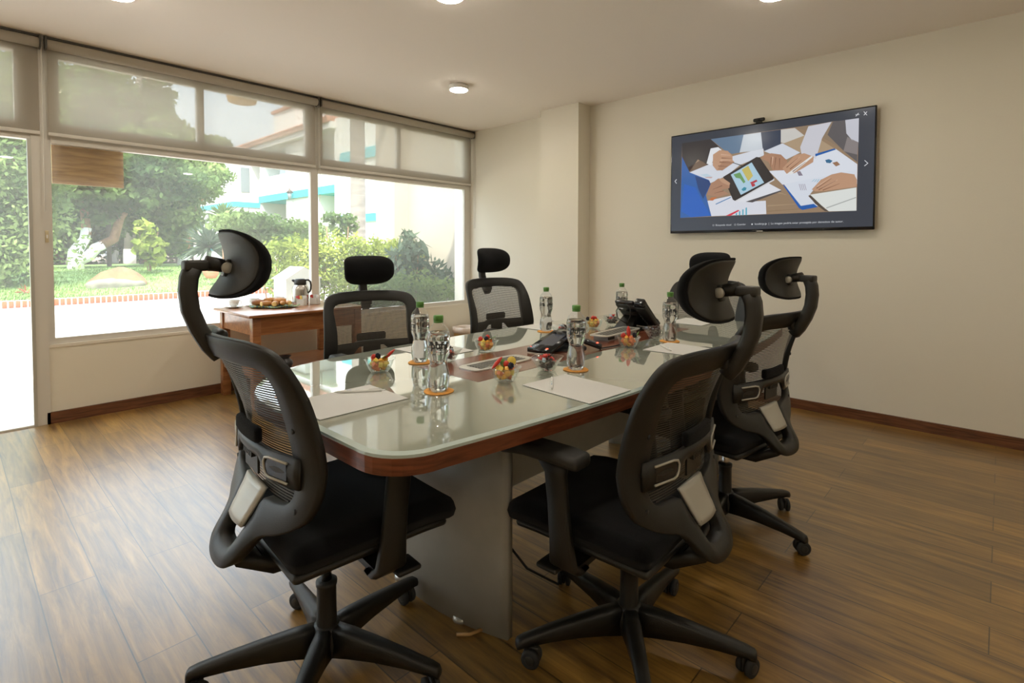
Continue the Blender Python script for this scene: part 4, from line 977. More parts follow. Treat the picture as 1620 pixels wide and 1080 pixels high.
def set_chair(c_, x, y, yaw, leg, dz=0, hz=0, tilt=0, label='', seed=0):
    hx = .014 if seed == 1 else 0
    c_.location = (x, y, 0); c_.rotation_euler = (0, 0, math.radians(yaw)); c_['label'] = label; k = 0
    for o in c_.children:
        n_ = o.name.split('.')[0]
        if n_ == 'base_leg':
            o.rotation_euler = (0, 0, math.radians(leg-yaw)+k*2*PI/5); k += 1
            for q_ in o.children: q_.rotation_euler = (0, 0, (seed*1.7+k*2.3) % 6.28); q_.location = (.318-.014*math.cos(q_.rotation_euler[2]), -.014*math.sin(q_.rotation_euler[2]), 0)
        elif n_ == 'base_hub': pass
        elif n_ in ('headrest_pad', 'headrest_arm'):
            o.location = (hx, 0, dz+hz); o.rotation_euler = (0, 0, 0)
            if n_ == 'headrest_pad' and tilt:
                P_ = Vector((-.252, 0, 1.12)); R_ = Matrix.Rotation(math.radians(tilt), 3, 'Y'); o.rotation_euler = (0, math.radians(tilt), 0); o.location = P_-R_@P_+Vector((hx, 0, dz+hz))
        else: o.location = (0, 0, dz)
        if n_ == 'gas_column':
            for q_ in o.children: q_.location = (0, 0, -dz)
spec = [(.718, 1.383, -5, 152, .010, .010, 9, 'black mesh office chair at the near end of the table, closest on the left', 1),
        (1.378, .799, 92.4, 147, -.032, -.014, 0, 'black mesh office chair pulled up to the near right side of the table', 2),
        (2.315, .872, 82.3, -30, -.032, -.020, 0, 'black mesh office chair at the far right of the table, below the television', 3),
        (1.60, 2.42, -102, 20, -.030, -.030, -8, 'black mesh office chair facing us on the window side, in front of the big hedge', 4),
        (2.52, 2.30, -92, 5, .014, -.032, 0, 'black mesh office chair facing us on the window side, near the room corner', 5),
        (3.36, 1.48, 178, 40, .0, -.045, 0, 'black mesh office chair at the far end, mostly hidden behind the nearest right headrest', 6)]
for i, sp_ in enumerate(spec):
    c_ = ch if i == 0 else copy_tree(ch)
    set_chair(c_, *sp_)
# ================================================================== THINGS ON THE TABLE
TZ = .7505
# ---- bottles
PURA = text_mesh('pura', .031, .0005)
def bottle():
    b = empty('water_bottle', (0, 0, 0), category='bottle', group='water bottles with green caps')
    prof = [(.026, .0), (.031, .004), (.0335, .016), (.0345, .035), (.0335, .055), (.0285, .075), (.0265, .086), (.0285, .098), (.0335, .112), (.0350, .120), (.0335, .124), (.0350, .128), (.0350, .150), (.0338, .153), (.0350, .157), (.0350, .168), (.0335, .180), (.028, .192), (.0175, .204), (.0135, .209), (.013, .213)]
    def mod(t_, z): return 1-(.10*(.5+.5*math.cos(5*t_)) if z < .018 else .035*(.5+.5*math.cos(5*t_)) if z < .055 else .03*(.5+.5*math.cos(8*t_)) if z < .11 else 0)
    MB().lathe(prof, M['pet'], n=60, mod=mod).build('bottle_wall', b)
    ip = [(0, .003), (.024, .003)]+[(r-.0012, z) for r, z in prof[1:17]]+[(0, .1685)]
    MB().lathe([(max(r, 0), z) for r, z in ip], M['water'], n=60, mod=mod).build('water', b)
    MB().lathe([(.0142, .209), (.0150, .211), (.0150, .2125), (.0140, .2135), (.0140, .2150), (.0152, .216), (.0152, .229), (.0140, .231), (0, .231)], M['green_cap'], n=40, mod=lambda t_, z: 1+(.02*math.cos(30*t_) if .216 < z < .23 else 0)).build('cap', b)
    lb = MB()
    for s_, sc_, a0, zz, mt in ((PURA, 1, 0, .134, 'grey_ink'),):
        vs, fs = s_
        for off in (0, PI):
            lb.add([(.0354*math.cos((x-.030)/.0354+off), .0354*math.sin((x-.030)/.0354+off), zz+y) for x, y, z in vs], fs, M[mt], True)
    for off in (0, PI):
        for j, (z0, w0) in enumerate(((.160, .6), (.128, .45), (.1235, .7))):
            N = 8; vs = []
            for i in range(N+1): a = off+(-w0/2+w0*i/N); vs += [(.0354*math.cos(a), .0354*math.sin(a), z0), (.0354*math.cos(a), .0354*math.sin(a), z0+.0012)]
            lb.add(vs, [(2*i, 2*i+2, 2*i+3, 2*i+1) for i in range(N)], M['green_cap'] if j == 0 else M['grey_ink'], True)
        for z0 in (.131, .156):
            for a in (off+1.05, off+1.1): lb.add([(.0354*math.cos(a), .0354*math.sin(a), z0), (.0354*math.cos(a+.05), .0354*math.sin(a+.05), z0), (.0354*math.cos(a+.05), .0354*math.sin(a+.05), z0+.013), (.0354*math.cos(a), .0354*math.sin(a), z0+.013)], [(0, 1, 2, 3)], M['rubber'], True)
    lb.build('label_print', b, recalc=False)
    return b
def coaster(v, label):
    o = MB().lathe([(.044, 0), (.046, .001), (.045, .0028), (0, .003)], M['orange'], n=36, mod=lambda t_, z: 1+.03*math.sin(3*t_+v[0]*9)+.012*math.sin(11*t_)).build('coaster', None, (v[0], v[1], TZ))
    o['label'] = label; o['category'] = 'coaster'; o['group'] = 'round orange coasters'; return o
b0 = bottle()
bots = [((1.022, 1.256), 'water bottle with a green cap standing nearest to us, by the near pair', 'orange coaster under the nearest water bottle'),
        ((1.238, 1.632), 'water bottle standing just behind and left of the nearest one', 'orange coaster under the bottle behind the nearest one'),
        ((1.548, 1.122), 'water bottle standing right of the conference phone, behind the right-hand paper', 'orange coaster by the paper in the middle of the right side'),
        ((2.165, 1.765), 'water bottle in front of the window-side chair near the room corner', 'orange coaster beyond the conference phone on the window side'),
        ((2.74, 1.655), 'water bottle standing behind the desk phone', 'orange coaster behind the desk phone'),
        ((2.335, 1.148), 'water bottle half hidden by the nearest right headrest', 'orange coaster under the bottle beside the right headrest')]
for i, ((x, y), l, lc) in enumerate(bots):
    yaw = math.atan2(-y, -x)+[.15, -1.25, .2, -.9, .3, .25][i]
    if i == 0: b0.location = (x, y, TZ+.003); b0.rotation_euler = (0, 0, yaw); b0['label'] = l
    else: dup(b0, (x, y, TZ+.003), yaw, l)
    coaster((x, y), lc)
# ---- paper sheets and pens
def sheet(c4, label):
    z = TZ+.0006; o = MB()
    o.add([(x, y, z) for x, y in c4]+[(x, y, z+.0012) for x, y in c4], [(3, 2, 1, 0), (4, 5, 6, 7), (0, 1, 5, 4), (1, 2, 6, 5), (2, 3, 7, 6), (3, 0, 4, 7)], M['paper'], True)
    o = o.build('paper_sheet'); o['label'] = label; o['category'] = 'paper'; o['group'] = 'blank note papers at the seats'; return o
sheet([(.642, 1.262), (.913, 1.260), (.919, 1.476), (.648, 1.478)], 'blank white paper at the near left end of the table, under the long pen')
sheet([(1.228, .842), (1.437, .832), (1.466, 1.108), (1.252, 1.119)], 'blank white paper at the near right seat')
sheet([(2.068, .88), (2.284, .878), (2.300, 1.137), (2.052, 1.134)], 'blank white paper at the far right seat, partly behind a chair back')
sheet([(1.325, 1.652), (1.54, 1.652), (1.54, 1.93), (1.325, 1.93)], 'blank paper at the window-side seat behind the two near bottles')
sheet([(2.17, 1.715), (2.385, 1.715), (2.385, 1.98), (2.17, 1.98)], 'blank paper at the window-side seat nearest the room corner')
sheet([(2.93, 1.25), (3.20, 1.25), (3.20, 1.465), (2.93, 1.465)], 'blank paper at the far end of the table behind the desk phone')
FARY = text_mesh('puro', .007)
def pen():
    p_ = empty('ballpoint_pen', (0, 0, 0), category='pen', group='white pens on the note papers')
    MB().tube([(-.07, 0, 0), (-.068, 0, 0), (.045, 0, 0), (.060, 0, 0)], [.003, .0042, .0042, .003], M['whiteplastic'], 14).build('barrel', p_)
    MB().tube([(.060, 0, 0), (.070, 0, 0)], [.0028, .0008], M['alu'], 10).build('tip', p_)
    MB().tube([(-.07, 0, 0), (-.080, 0, 0)], [.0022, .0022], M['whiteplastic'], 10).build('push_button', p_)
    MB().box((-.066, -.0012, .004), (-.030, .0012, .0055), M['whiteplastic']).build('clip', p_)
    k = MB(); vs, fs = FARY
    k.add([(x-.005, .0043*math.sin((y-.002)/.0043)-.0, .0043*math.cos((y-.002)/.0043)+.0002) for x, y, z in vs], fs, M['teal_ink'], True); k.box((.02, -.001, .0041), (.034, .001, .0044), M['blue_ink'])
    k.build('print', p_, recalc=False); return p_
p0 = pen()
a, b = gp(533, 618, .76), gp(600, 615, .76)
PZ = TZ+.0018+.0043
p0.location = ((a.x+b.x)/2, (a.y+b.y)/2, PZ); p0.rotation_euler = (0, 0, math.atan2(b.y-a.y, b.x-a.x)+PI); p0['label'] = 'white pen with teal print lying on the paper at the near left end'
for (x0, y0, x1, y1), l in (((873, 598, 873, 616), 'white pen on the paper at the near right seat'), ((1044, 545, 1064, 556), 'white pen on the paper at the far right seat')):
    a, b = gp(x0, y0, .755), gp(x1, y1, .755); dup(p0, ((a.x+b.x)/2, (a.y+b.y)/2, PZ), math.atan2(b.y-a.y, b.x-a.x), l)
# ---- glass bowls
def glass_bowl(square=False):
    mb = MB(); mb.open = True
    if square: prof = [(.0, .002), (.024, .002), (.027, .004), (.038, .026), (.052, .047), (.0545, .048), (.0535, .0495), (.051, .0485), (.036, .028), (.0255, .008), (.0, .007)]
    else: prof = [(.0, .001), (.030, .001), (.031, .003), (.037, .010), (.045, .028), (.0485, .040), (.055, .046), (.0565, .0475), (.055, .0485), (.047, .042), (.043, .029), (.035, .012), (.029, .007), (0, .006)]
    return mb.lathe(prof, M['bowlglass'], n=56 if not square else 48, sq=5 if square else 0)
def piece(kind, m, i):
    g_ = random.Random(i)
    if kind == 'cube': return MB().rbox((0, 0, 0), (.0085, .0078, .0072), .002, M[m], n=1)
    if kind == 'berry':
        mb = MB()
        for k in range(26):
            z = -1+2*(k+.5)/26; a = k*2.4; r = math.sqrt(1-z*z); mb.lathe([(0, -.0032), (.0023, -.0023), (.0032, 0), (.0023, .0023), (0, .0032)], M[m], c=(.0075*r*math.cos(a), .0075*r*math.sin(a), .009*z), n=8)
        return mb
    if kind == 'berry_red':
        return MB().lathe([(0, -.013), (.003, -.012), (.008, -.005), (.010, .003), (.008, .009), (0, .011)], M[m], n=18)
    if kind == 'slice':
        return MB().loft([[(x, .010*math.cos(a)*w, .006*math.sin(a)*w) for a in [k*PI/4 for k in range(8)]] for x, w in ((-.026, .15), (-.018, .6), (-.004, 1), (.010, .9), (.020, .6), (.026, .2))], M[m])
    if kind == 'disc': return MB().lathe([(0, -.002), (.0145, -.002), (.0155, 0), (.0145, .002), (0, .002)], M[m], n=24)
    if kind == 'leaf':
        return MB().loft([[(x, .011*w*math.cos(a), .0015*math.sin(a)+.004*math.sin(x*60)) for a in [k*PI/4 for k in range(8)]] for x, w in ((-.020, .1), (-.012, .7), (0, 1), (.010, .75), (.018, .1))], M[m])
PC = {}
def put(kind, m, loc, rot, name, label, cat, group):
    key = (kind, m)
    if key not in PC: o = piece(kind, m, 1).build(name); PC[key] = o
    else: o = PC[key].copy(); COL.objects.link(o)
    o.location = loc; o.rotation_euler = rot; o['label'] = label; o['category'] = cat; o['group'] = group
fb0 = None
def fruit_bowl(x, y, where, seed, top):
    global fb0
    if fb0 is None: fb0 = glass_bowl().build('fruit_bowl'); o = fb0
    else: o = fb0.copy(); COL.objects.link(o)
    o.location = (x, y, TZ); o['label'] = 'small round glass bowl of cut fruit '+where; o['category'] = 'bowl'; o['group'] = 'glass bowls of fruit'
    g_ = random.Random(seed); grp = 'fruit in the bowl '+where
    lay = [(.017, 5, .016), (.030, 7, .024), (.042, 6, .020)]
    for zi, (z, n_, rr) in enumerate(lay):
        for k in range(n_):
            a = 2*PI*k/n_+zi*.6+g_.uniform(-.1, .1); m = g_.choice(['mango', 'mango', 'papaya', 'yellow'] if zi else ['mango', 'papaya'])
            nm = {'mango': 'mango_cube', 'papaya': 'papaya_cube', 'yellow': 'pineapple_cube'}[m]
            put('cube', m, (x+rr*math.cos(a), y+rr*math.sin(a), TZ+z), (g_.uniform(0, 3), g_.uniform(0, 3), g_.uniform(0, 3)), nm, {'mango': 'orange', 'papaya': 'red orange', 'yellow': 'yellow'}[m]+' fruit cube '+('low', 'midway', 'high')[zi]+' in the bowl '+where, 'fruit', grp)
    cv = Vector((math.sin(YAW), -math.cos(YAW)))       # towards the right of the room view
    for (kind, m, u, vv_, z, rot, nm, lb) in top:
        put(kind, m, (x+cv.x*u-math.cos(YAW)*vv_, y+cv.y*u-math.sin(YAW)*vv_, TZ+z), rot, nm, lb+' in the bowl '+where, 'fruit', grp)
fruit_bowl(1.255, 1.198, 'before the conference phone', 1, [('slice', 'straw', -.026, .0, .060, (0, -.8, YAW-1.2), 'strawberry_slice', 'long red fruit slice'), ('disc', 'yellow', .022, -.01, .064, (1.35, 0, YAW-1.3), 'lime_slice', 'round yellow slice'), ('berry', 'berry', .020, .022, .056, (0, 0, 0), 'blackberry', 'blackberry'), ('leaf', 'mint', -.006, -.012, .058, (0, -.5, 1), 'mint_leaf', 'green leaf'), ('berry_red', 'straw', .004, .0, .056, (.4, .2, 0), 'strawberry', 'strawberry')])
fruit_bowl(1.045, 1.612, 'near the long pen', 2, [('slice', 'straw', .034, .0, .062, (0, -.75, YAW-1.57), 'strawberry_slice', 'long red fruit slice'), ('berry', 'berry', -.006, .0, .056, (0, 0, 0), 'blackberry', 'blackberry'), ('leaf', 'mint', .016, .01, .054, (0, -.3, -1), 'mint_leaf', 'green leaf'), ('berry_red', 'straw', -.022, .0, .052, (.9, .2, 0), 'strawberry', 'strawberry')])
fruit_bowl(1.567, 1.608, 'beside the wood inlay', 3, [('berry', 'berry', .002, .012, .055, (0, 0, 0), 'blackberry', 'blackberry'), ('leaf', 'mint', .026, .0, .056, (0, -.3, -1), 'mint_leaf', 'green leaf'), ('berry_red', 'straw', -.024, .005, .053, (.9, .2, 0), 'strawberry', 'strawberry'), ('berry_red', 'straw', .006, -.01, .058, (.4, .6, 0), 'strawberry', 'strawberry')])
fruit_bowl(2.072, 1.217, 'near the far right paper', 4, [('berry', 'berry', .026, .01, .055, (0, 0, 0), 'blackberry', 'blackberry'), ('berry_red', 'straw', -.024, .005, .053, (.9, .2, 0), 'strawberry', 'strawberry'), ('slice', 'straw', .004, -.01, .066, (0, -1.2, YAW), 'strawberry_slice', 'long red fruit slice'), ('leaf', 'mint', .040, .0, .054, (0, -.9, YAW-1.57), 'mint_leaf', 'green leaf')])
fruit_bowl(2.435, 1.648, 'left of the desk phone', 5, [('berry_red', 'straw', -.006, .005, .058, (.9, .2, 0), 'strawberry', 'strawberry'), ('berry_red', 'straw', .008, .0, .055, (.4, .6, 0), 'strawberry', 'strawberry'), ('berry', 'berry', -.034, .01, .054, (0, 0, 0), 'blackberry', 'blackberry'), ('leaf', 'mint', -.024, .01, .048, (0, .3, -1), 'mint_leaf', 'green leaf')])
cb0 = None; CN = {}
def candy_bowl(x, y, where, seed, rz, red=True):
    global cb0
    if cb0 is None: cb0 = glass_bowl(True).build('candy_bowl'); o = cb0
    else: o = cb0.copy(); COL.objects.link(o)
    o.location = (x, y, TZ); o.rotation_euler = (0, 0, rz); o['label'] = 'small square glass bowl of wrapped sweets '+where; o['category'] = 'bowl'; o['group'] = 'square glass bowls of sweets'
    g_ = random.Random(seed)
    for zi, (z, n_, rr) in enumerate(((.016, 5, .014), (.028, 6, .020), (.041, 5, .019), (.054, 2, .008))):
        for k in range(n_):
            a = 2*PI*k/n_+zi; m = 'choc' if zi < 2 or g_.random() < .5 else g_.choice(['blue_wrap', 'red_wrap', 'choc'] if red else ['choc', 'blue_wrap'])
            if m not in CN:
                c_ = MB().rbox((0, 0, 0), (.0095, .0065, .0055), .004, M[m], n=2)
                for s in (-1, 1): c_.add([(s*.009, 0, 0), (s*.017, -.006, .003), (s*.018, .0, -.002), (s*.017, .006, .003)], [(0, 1, 2), (0, 2, 3)], M[m], True)
                q_ = c_.build('wrapped_sweet', recalc=False); CN[m] = q_
            else: q_ = CN[m].copy(); COL.objects.link(q_)
            q_.location = (x+rr*math.cos(a), y+rr*math.sin(a), TZ+z); q_.rotation_euler = (g_.uniform(-.6, .6), g_.uniform(-.6, .6), g_.uniform(0, 3))
            q_['label'] = {'choc': 'dark brown', 'blue_wrap': 'pale blue', 'red_wrap': 'red'}[m]+' wrapped sweet '+('low', 'midway', 'high', 'topmost')[zi]+' in the square bowl '+where; q_['category'] = 'sweet'; q_['group'] = 'sweets in the bowl '+where
candy_bowl(1.468, 1.193, 'left of the middle right bottle', 11, .35)
candy_bowl(2.375, 1.245, 'right of the desk phone', 12, .2, False)
candy_bowl(2.61, 1.640, 'behind the farthest fruit bowl', 13, .5)
candy_bowl(1.325, 1.575, 'behind the nearest bottle', 14, .4)
candy_bowl(2.10, 1.60, 'behind the conference phone', 15, .1)
# ---- cable hatches in the inlay
def hatch(x0, x1, y0, y1, label, rz=0, raised=0):
    h = empty('cable_hatch', ((x0+x1)/2, (y0+y1)/2, .7509), rz, label=label, category='hatch', group='aluminium cable hatches in the table')
    a, b = (x1-x0)/2, (y1-y0)/2; mb = MB(); pts = []
    for k in range(40):
        t_ = 2*PI*k/40; c_, q_ = math.cos(t_), math.sin(t_); pts.append((math.copysign(abs(c_)**.35, c_)*a*(1+.05*(1-q_*q_)), math.copysign(abs(q_)**.35, q_)*b))
    z0 = raised
    mb.prism(pts, z0, z0+.004, M['alu']).build('frame_plate', h)
    s_ = MB().box((-a*.80, -b*.62, z0+.0041), (a*.80, b*.62, z0+.0046), M['rubber']); s_.build('slot_panel', h)
    for i in range(5): MB().box((-a*.78, -b*.5+i*b*.25-.0015, z0+.0046), (a*.78, -b*.5+i*b*.25+.0015, z0+.0056), M['alu']).build('slat', h)
    if raised: MB().box((-a*.8, -b*.75, 0), (a*.8, b*.75, z0), M['panel_grey']).box((-a*.82, -b*.77, .004), (-a*.5, -b*.7, z0-.004), M['rubber']).build('socket_box', h)
    return h
hatch(1.278, 1.585, 1.348, 1.468, 'flat aluminium cable hatch nearest to us in the wood inlay')
hatch(2.10, 2.46, 1.355, 1.465, 'raised aluminium cable hatch beside the desk phone', .06, .022)
# ---- conference phone: three arms around a low ridge, touch screen on the near arm
cp = empty('conference_phone', (1.86, 1.415, .7509), label='black three-armed conference phone with a touch screen', category='phone')
hub_z = .074
def slab(p, q, w0, w1, z0, z1, th=.016):
    d = (Vector(q)-Vector(p)).normalized(); n_ = Vector((-d.y, d.x)); r_ = []
    for (c_, w_, z_) in ((p, w0, z0), (q, w1, z1)):
        c2 = Vector(c_); r_.append([(c2.x+n_.x*w_, c2.y+n_.y*w_, z_), (c2.x-n_.x*w_, c2.y-n_.y*w_, z_), (c2.x-n_.x*w_, c2.y-n_.y*w_, z_-th), (c2.x+n_.x*w_, c2.y+n_.y*w_, z_-th)])
    return r_
mb = MB()
for a_, ln, w0, w1 in ((PI+.08, .19, .050, .060), (-1.12, .165, .045, .024), (1.2, .165, .045, .024)):
    q_ = (math.cos(a_)*ln, math.sin(a_)*ln); mb.loft(slab((0, 0), q_, w0, w1, hub_z, .020), M['gloss_black'])
mb.lathe([(.048, .045), (.046, hub_z-.001), (0, hub_z+.002)], M['gloss_black'], n=6)
cpo = mb.build('body', cp)
a_ = PI+.08; d = Vector((math.cos(a_), math.sin(a_), -(hub_z-.020)/.185)); n_ = Vector((-math.sin(a_), math.cos(a_), 0)); u_ = d.cross(n_)
u_ = Vector((d.x*.044, d.y*.044, .185)).normalized()*.0012; u_.z = .0012
k = MB(); c_ = Vector((0, 0, hub_z)); k.add([c_+d*s_+n_*t_+u_ for s_, t_ in ((.040, -.034), (.145, -.038), (.145, .038), (.040, .034))], [(0, 1, 2, 3)], emis('phone_display', (.10, .10, .11), .25), True); k.build('display', cp, recalc=False)
MB().rbox((-.172, .040, .0235), (.006, .004, .0015), .001, M['led'], n=1).rbox((-.172, -.046, .0235), (.006, .004, .0015), .001, M['led'], n=1).rbox((.063, -.135, .030), (.004, .003, .0015), .001, M['led'], n=1).build('mute_light', cp)
MB().lathe([(.10, 0), (.10, .004), (0, .005)], M['rubber'], n=40).build('foot_plate', cp)
MB().tube([(.02*math.cos(t_)+.02, .03*math.sin(t_)-.02, .012+.004*(t_/6)) for t_ in [i*.5 for i in range(30)]], .0028, M['rubber'], 6).build('coiled_cable', cp)
MB().tube([(.07, -.14, .004), (.16, -.155, .004), (.28, -.150, .004), (.40, -.12, .004), (.46, -.07, .004)], .0028, M['rubber'], 8).build('cable', cp)
# ---- desk phone, seen from behind
dp = empty('desk_phone', (2.56, 1.455, .7509), math.radians(-8), label='black office desk phone with a display and handset, turned away from us', category='phone')
MB().loft([[(-.085, .085, 0), (-.085, -.02, 0), (-.085, -.02, .008), (-.085, .085, .008)], [(-.01, .075, 0), (-.01, -.01, 0), (-.01, -.01, .075), (-.01, .075, .075)]], M['plastic']).box((-.060, .010, .020), (-.045, .055, .0285), M['silver']).rbox((.0, .02, .004), (.08, .075, .004), .003, M['plastic'], n=1).build('stand', dp)
def tilt_box(c, h, ang, m, r=.005, n=2, mb=None): return (mb or MB()).rbox((0, 0, 0), h, r, m, n=n, mtx=Matrix.Translation(c) @ Matrix.Rotation(ang, 4, 'Y'))
tilt_box((.012, .035, .078), (.012, .064, .088), -.80, M['plastic']).build('body', dp)
tilt_box((-.040, .038, .128), (.010, .060, .034), -.62, M['gloss_black']).build('display_housing', dp)
tilt_box((.016, -.062, .072), (.012, .034, .085), -.80, M['plastic']).build('cradle', dp)
hs = tilt_box((.020, -.062, .098), (.010, .023, .090), -.78, M['gloss_black'], .006, 3)
tilt_box((-.046, -.062, .148), (.020, .027, .020), -.78, M['gloss_black'], .006, 2, hs); tilt_box((.072, -.062, .034), (.020, .027, .020), -.78, M['gloss_black'], .006, 2, hs); hs.build('handset', dp)
MB().tube([(-.062+.004*math.sin(t_*9)+.018*t_, -.030-.004*math.cos(t_*9)-.03*(t_/6.3)**2, .140-.0205*t_) for t_ in [i*.1 for i in range(62)]], .0022, M['rubber'], 6).build('coiled_cord', dp)
MB().tube([(-.05, .02, .03), (-.085, .055, .06), (-.092, .065, .10), (-.085, .045, .135), (-.072, .010, .14), (-.066, -.010, .12), (-.066, -.012, .08), (-.07, .01, .03)], .0022, M['rubber'], 8).build('loop_cable', dp)
# ---- cables under the table
v = gp(815, 740, .45)
o = MB().tube([(1.16, 1.36, .70), (1.17, 1.30, .50), (1.20, 1.22, .30), (1.28, 1.12, .14), (1.42, 1.10, .03), (1.6, 1.2, .006), (1.9, 1.35, .006)], .004, M['rubber'], 8).build('black_cable'); o['label'] = 'black cable drooping under the table behind the near grey leg'; o['category'] = 'cable'
v = gy(966, 655, 1.3)
o = MB().tube([(v.x-.01, 1.3, .703), (v.x, 1.3, .66), (v.x+.002, 1.3, .635)], .0028, M['rubber'], 8).tube([(v.x+.002, 1.3, .637), (v.x+.004, 1.3, .610), (v.x+.005, 1.3, .60)], [.006, .010, .007], M['rubber'], 10).build('hanging_plug'); o['label'] = 'black plug hanging from the table underside in front of the far grey leg'; o['category'] = 'cable'

# ================================================================== SIDE TABLE BY THE WINDOW
DZ = .705; dx0, dx1, dy0, dy1 = 1.475, 2.43, 3.93, 4.672
dk = empty('side_table', (dx0, dy0, 0), label='reddish wooden side table with a lower shelf below the windows', category='table')
W_, D_ = dx1-dx0, dy1-dy0
MB().rbox((W_/2, D_/2, DZ-.010), (W_/2, D_/2, .010), .004, M['desk_wood'], n=2).build('tabletop', dk)
for a, b in ((.035, .035), (W_-.095, .035), (.035, D_-.095), (W_-.095, D_-.095)):
    MB().rbox((a+.03, b+.03, (DZ-.02)/2), (.030, .030, (DZ-.02)/2), .004, M['desk_wood'], n=1).build('leg', dk)
for nm, A_, B_ in (('apron', (.05, .045, DZ-.155), (W_-.05, .065, DZ-.02)), ('apron', (.05, D_-.065, DZ-.155), (W_-.05, D_-.045, DZ-.02)), ('apron', (.045, .05, DZ-.155), (.065, D_-.05, DZ-.02)), ('apron', (W_-.065, .05, DZ-.155), (W_-.045, D_-.05, DZ-.02))):
    MB().box(A_, B_, M['desk_wood']).build(nm, dk)
MB().box((.04, .04, .235), (W_-.04, D_-.04, .255), M['desk_wood']).build('shelf', dk)
def on_desk(px, py, z=DZ): return gp(px, py, z)
# vase on the shelf
v = gp(451, 568, .256)
vy = min(max(v.y, dy0+.1), dy1-.1)
v = gy(451, 566, dy0+.12); 
o = MB().lathe([(.028, 0), (.045, .012), (.058, .04), (.054, .065), (.034, .082), (.032, .092), (.044, .10), (.044, .104), (.028, .095), (0, .09)], M['black_clay'], n=36).build('clay_pot', None, (v.x, dy0+.12, .2555)); o['label'] = 'small round black clay pot on the lower shelf'; o['category'] = 'pot'
# cups and saucers
def cup_set(x, y, rz, lc, ls, z=DZ, with_saucer=True):
    if with_saucer:
        s_ = MB().lathe([(.03, 0), (.055, .005), (.072, .012), (.073, .014), (.05, .009), (0, .007)], M['white'], n=40).build('saucer', None, (x, y, z)); s_['label'] = ls; s_['category'] = 'saucer'; s_['group'] = 'white saucers on the side table'
    c_ = MB(); c_.open = True
    c_.lathe([(.02, .0), (.024, .004), (.034, .014), (.040, .034), (.042, .056), (.0405, .056), (.038, .034), (.030, .014), (0, .010)], M['white'], n=36)
    o = c_.build('coffee_cup', None, (x, y, z+.0095), rz); o['label'] = lc; o['category'] = 'cup'; o['group'] = 'white coffee cups on the side table'
    MB().tube([(.038+.020*math.sin(t_), 0, .032+.017*math.cos(t_)) for t_ in [k*PI/10 for k in range(11)]], .0035, M['white'], 8).build('handle', o)
for px_, lc_, ls_, rz_ in ((370, 'white cup at the left corner of the side table', 'white saucer at the left corner of the side table', YAW-1.4),
                   (402, 'white cup behind the left end of the bread pile', 'white saucer behind the left end of the bread pile', YAW-1.2),
                   (441, 'white cup behind the right end of the bread pile', 'white saucer behind the right end of the bread pile', YAW-1.2)):
    v = gy(px_, 480, 4.575); cup_set(v.x, 4.575, rz_, lc_, ls_)
v = on_desk(513, 480)
for k in range(2):
    o = MB().lathe([(.03, 0), (.055, .005), (.072, .012), (.073, .014), (.05, .009), (0, .007)], M['white'], n=40).build('saucer', None, (2.325, 4.33, DZ+k*.0075)); o['label'] = ['lower', 'upper'][k]+' white saucer of the stack next to the packet boxes'; o['category'] = 'saucer'; o['group'] = 'white saucers on the side table'
# bread on a plate with a woven cloth
v = on_desk(436, 487); bx0, by0 = v.x+.01, v.y+.055
cl = MB(); vs = []; fs = []; N, K = 10, 60
for i in range(N+1):
    for k in range(K):
        a = 2*PI*k/K; r = i/N; rr = r*(1+.05*math.sin(5*a)+.04*math.sin(9*a+1)); z = .012+.022*max(0, r-.75)*4*(.5+.5*math.sin(7*a))*r
        u = math.cos(a)*rr*.20; w2 = math.sin(a)*rr*.125
        vs.append((bx0+u*math.cos(YAW-PI/2)-w2*math.sin(YAW-PI/2), by0+u*math.sin(YAW-PI/2)+w2*math.cos(YAW-PI/2), DZ+(.004 if r > .85 else z)+(.018*(r-.85)/.15*(.6+.4*math.sin(6*a)) if r > .85 else 0)))
for i in range(N):
    for k in range(K): a, b = i*K+k, i*K+(k+1) % K; fs.append((a, b, b+K, a+K))
m, t, p = new_mat('striped_woven_cloth'); co = t.nodes.new('ShaderNodeTexCoord'); wv = t.nodes.new('ShaderNodeTexWave'); wv.inputs['Scale'].default_value = 9; wv.inputs['Distortion'].default_value = 1.5
t.links.new(co.outputs['Object'], wv.inputs['Vector']); r = t.nodes.new('ShaderNodeValToRGB'); r.color_ramp.interpolation = 'CONSTANT'; e = r.color_ramp.elements; e[0].color = (.10, .22, .09, 1); e[1].position = .75; e[1].color = (.05, .20, .26, 1)
for pos, c_ in ((.2, (.62, .48, .12, 1)), (.4, (.16, .32, .14, 1)), (.6, (.65, .28, .10, 1))): q_ = e.new(pos); q_.color = c_
t.links.new(wv.outputs[0], r.inputs[0]); t.links.new(r.outputs[0], p.inputs['Base Color']); p.inputs['Roughness'].default_value = .9
o = cl.add(vs, fs, m).build('woven_cloth'); o['label'] = 'green and yellow striped cloth under the bread rolls'; o['category'] = 'cloth'
sol = o.modifiers.new('thickness', 'SOLIDIFY'); sol.thickness = .003
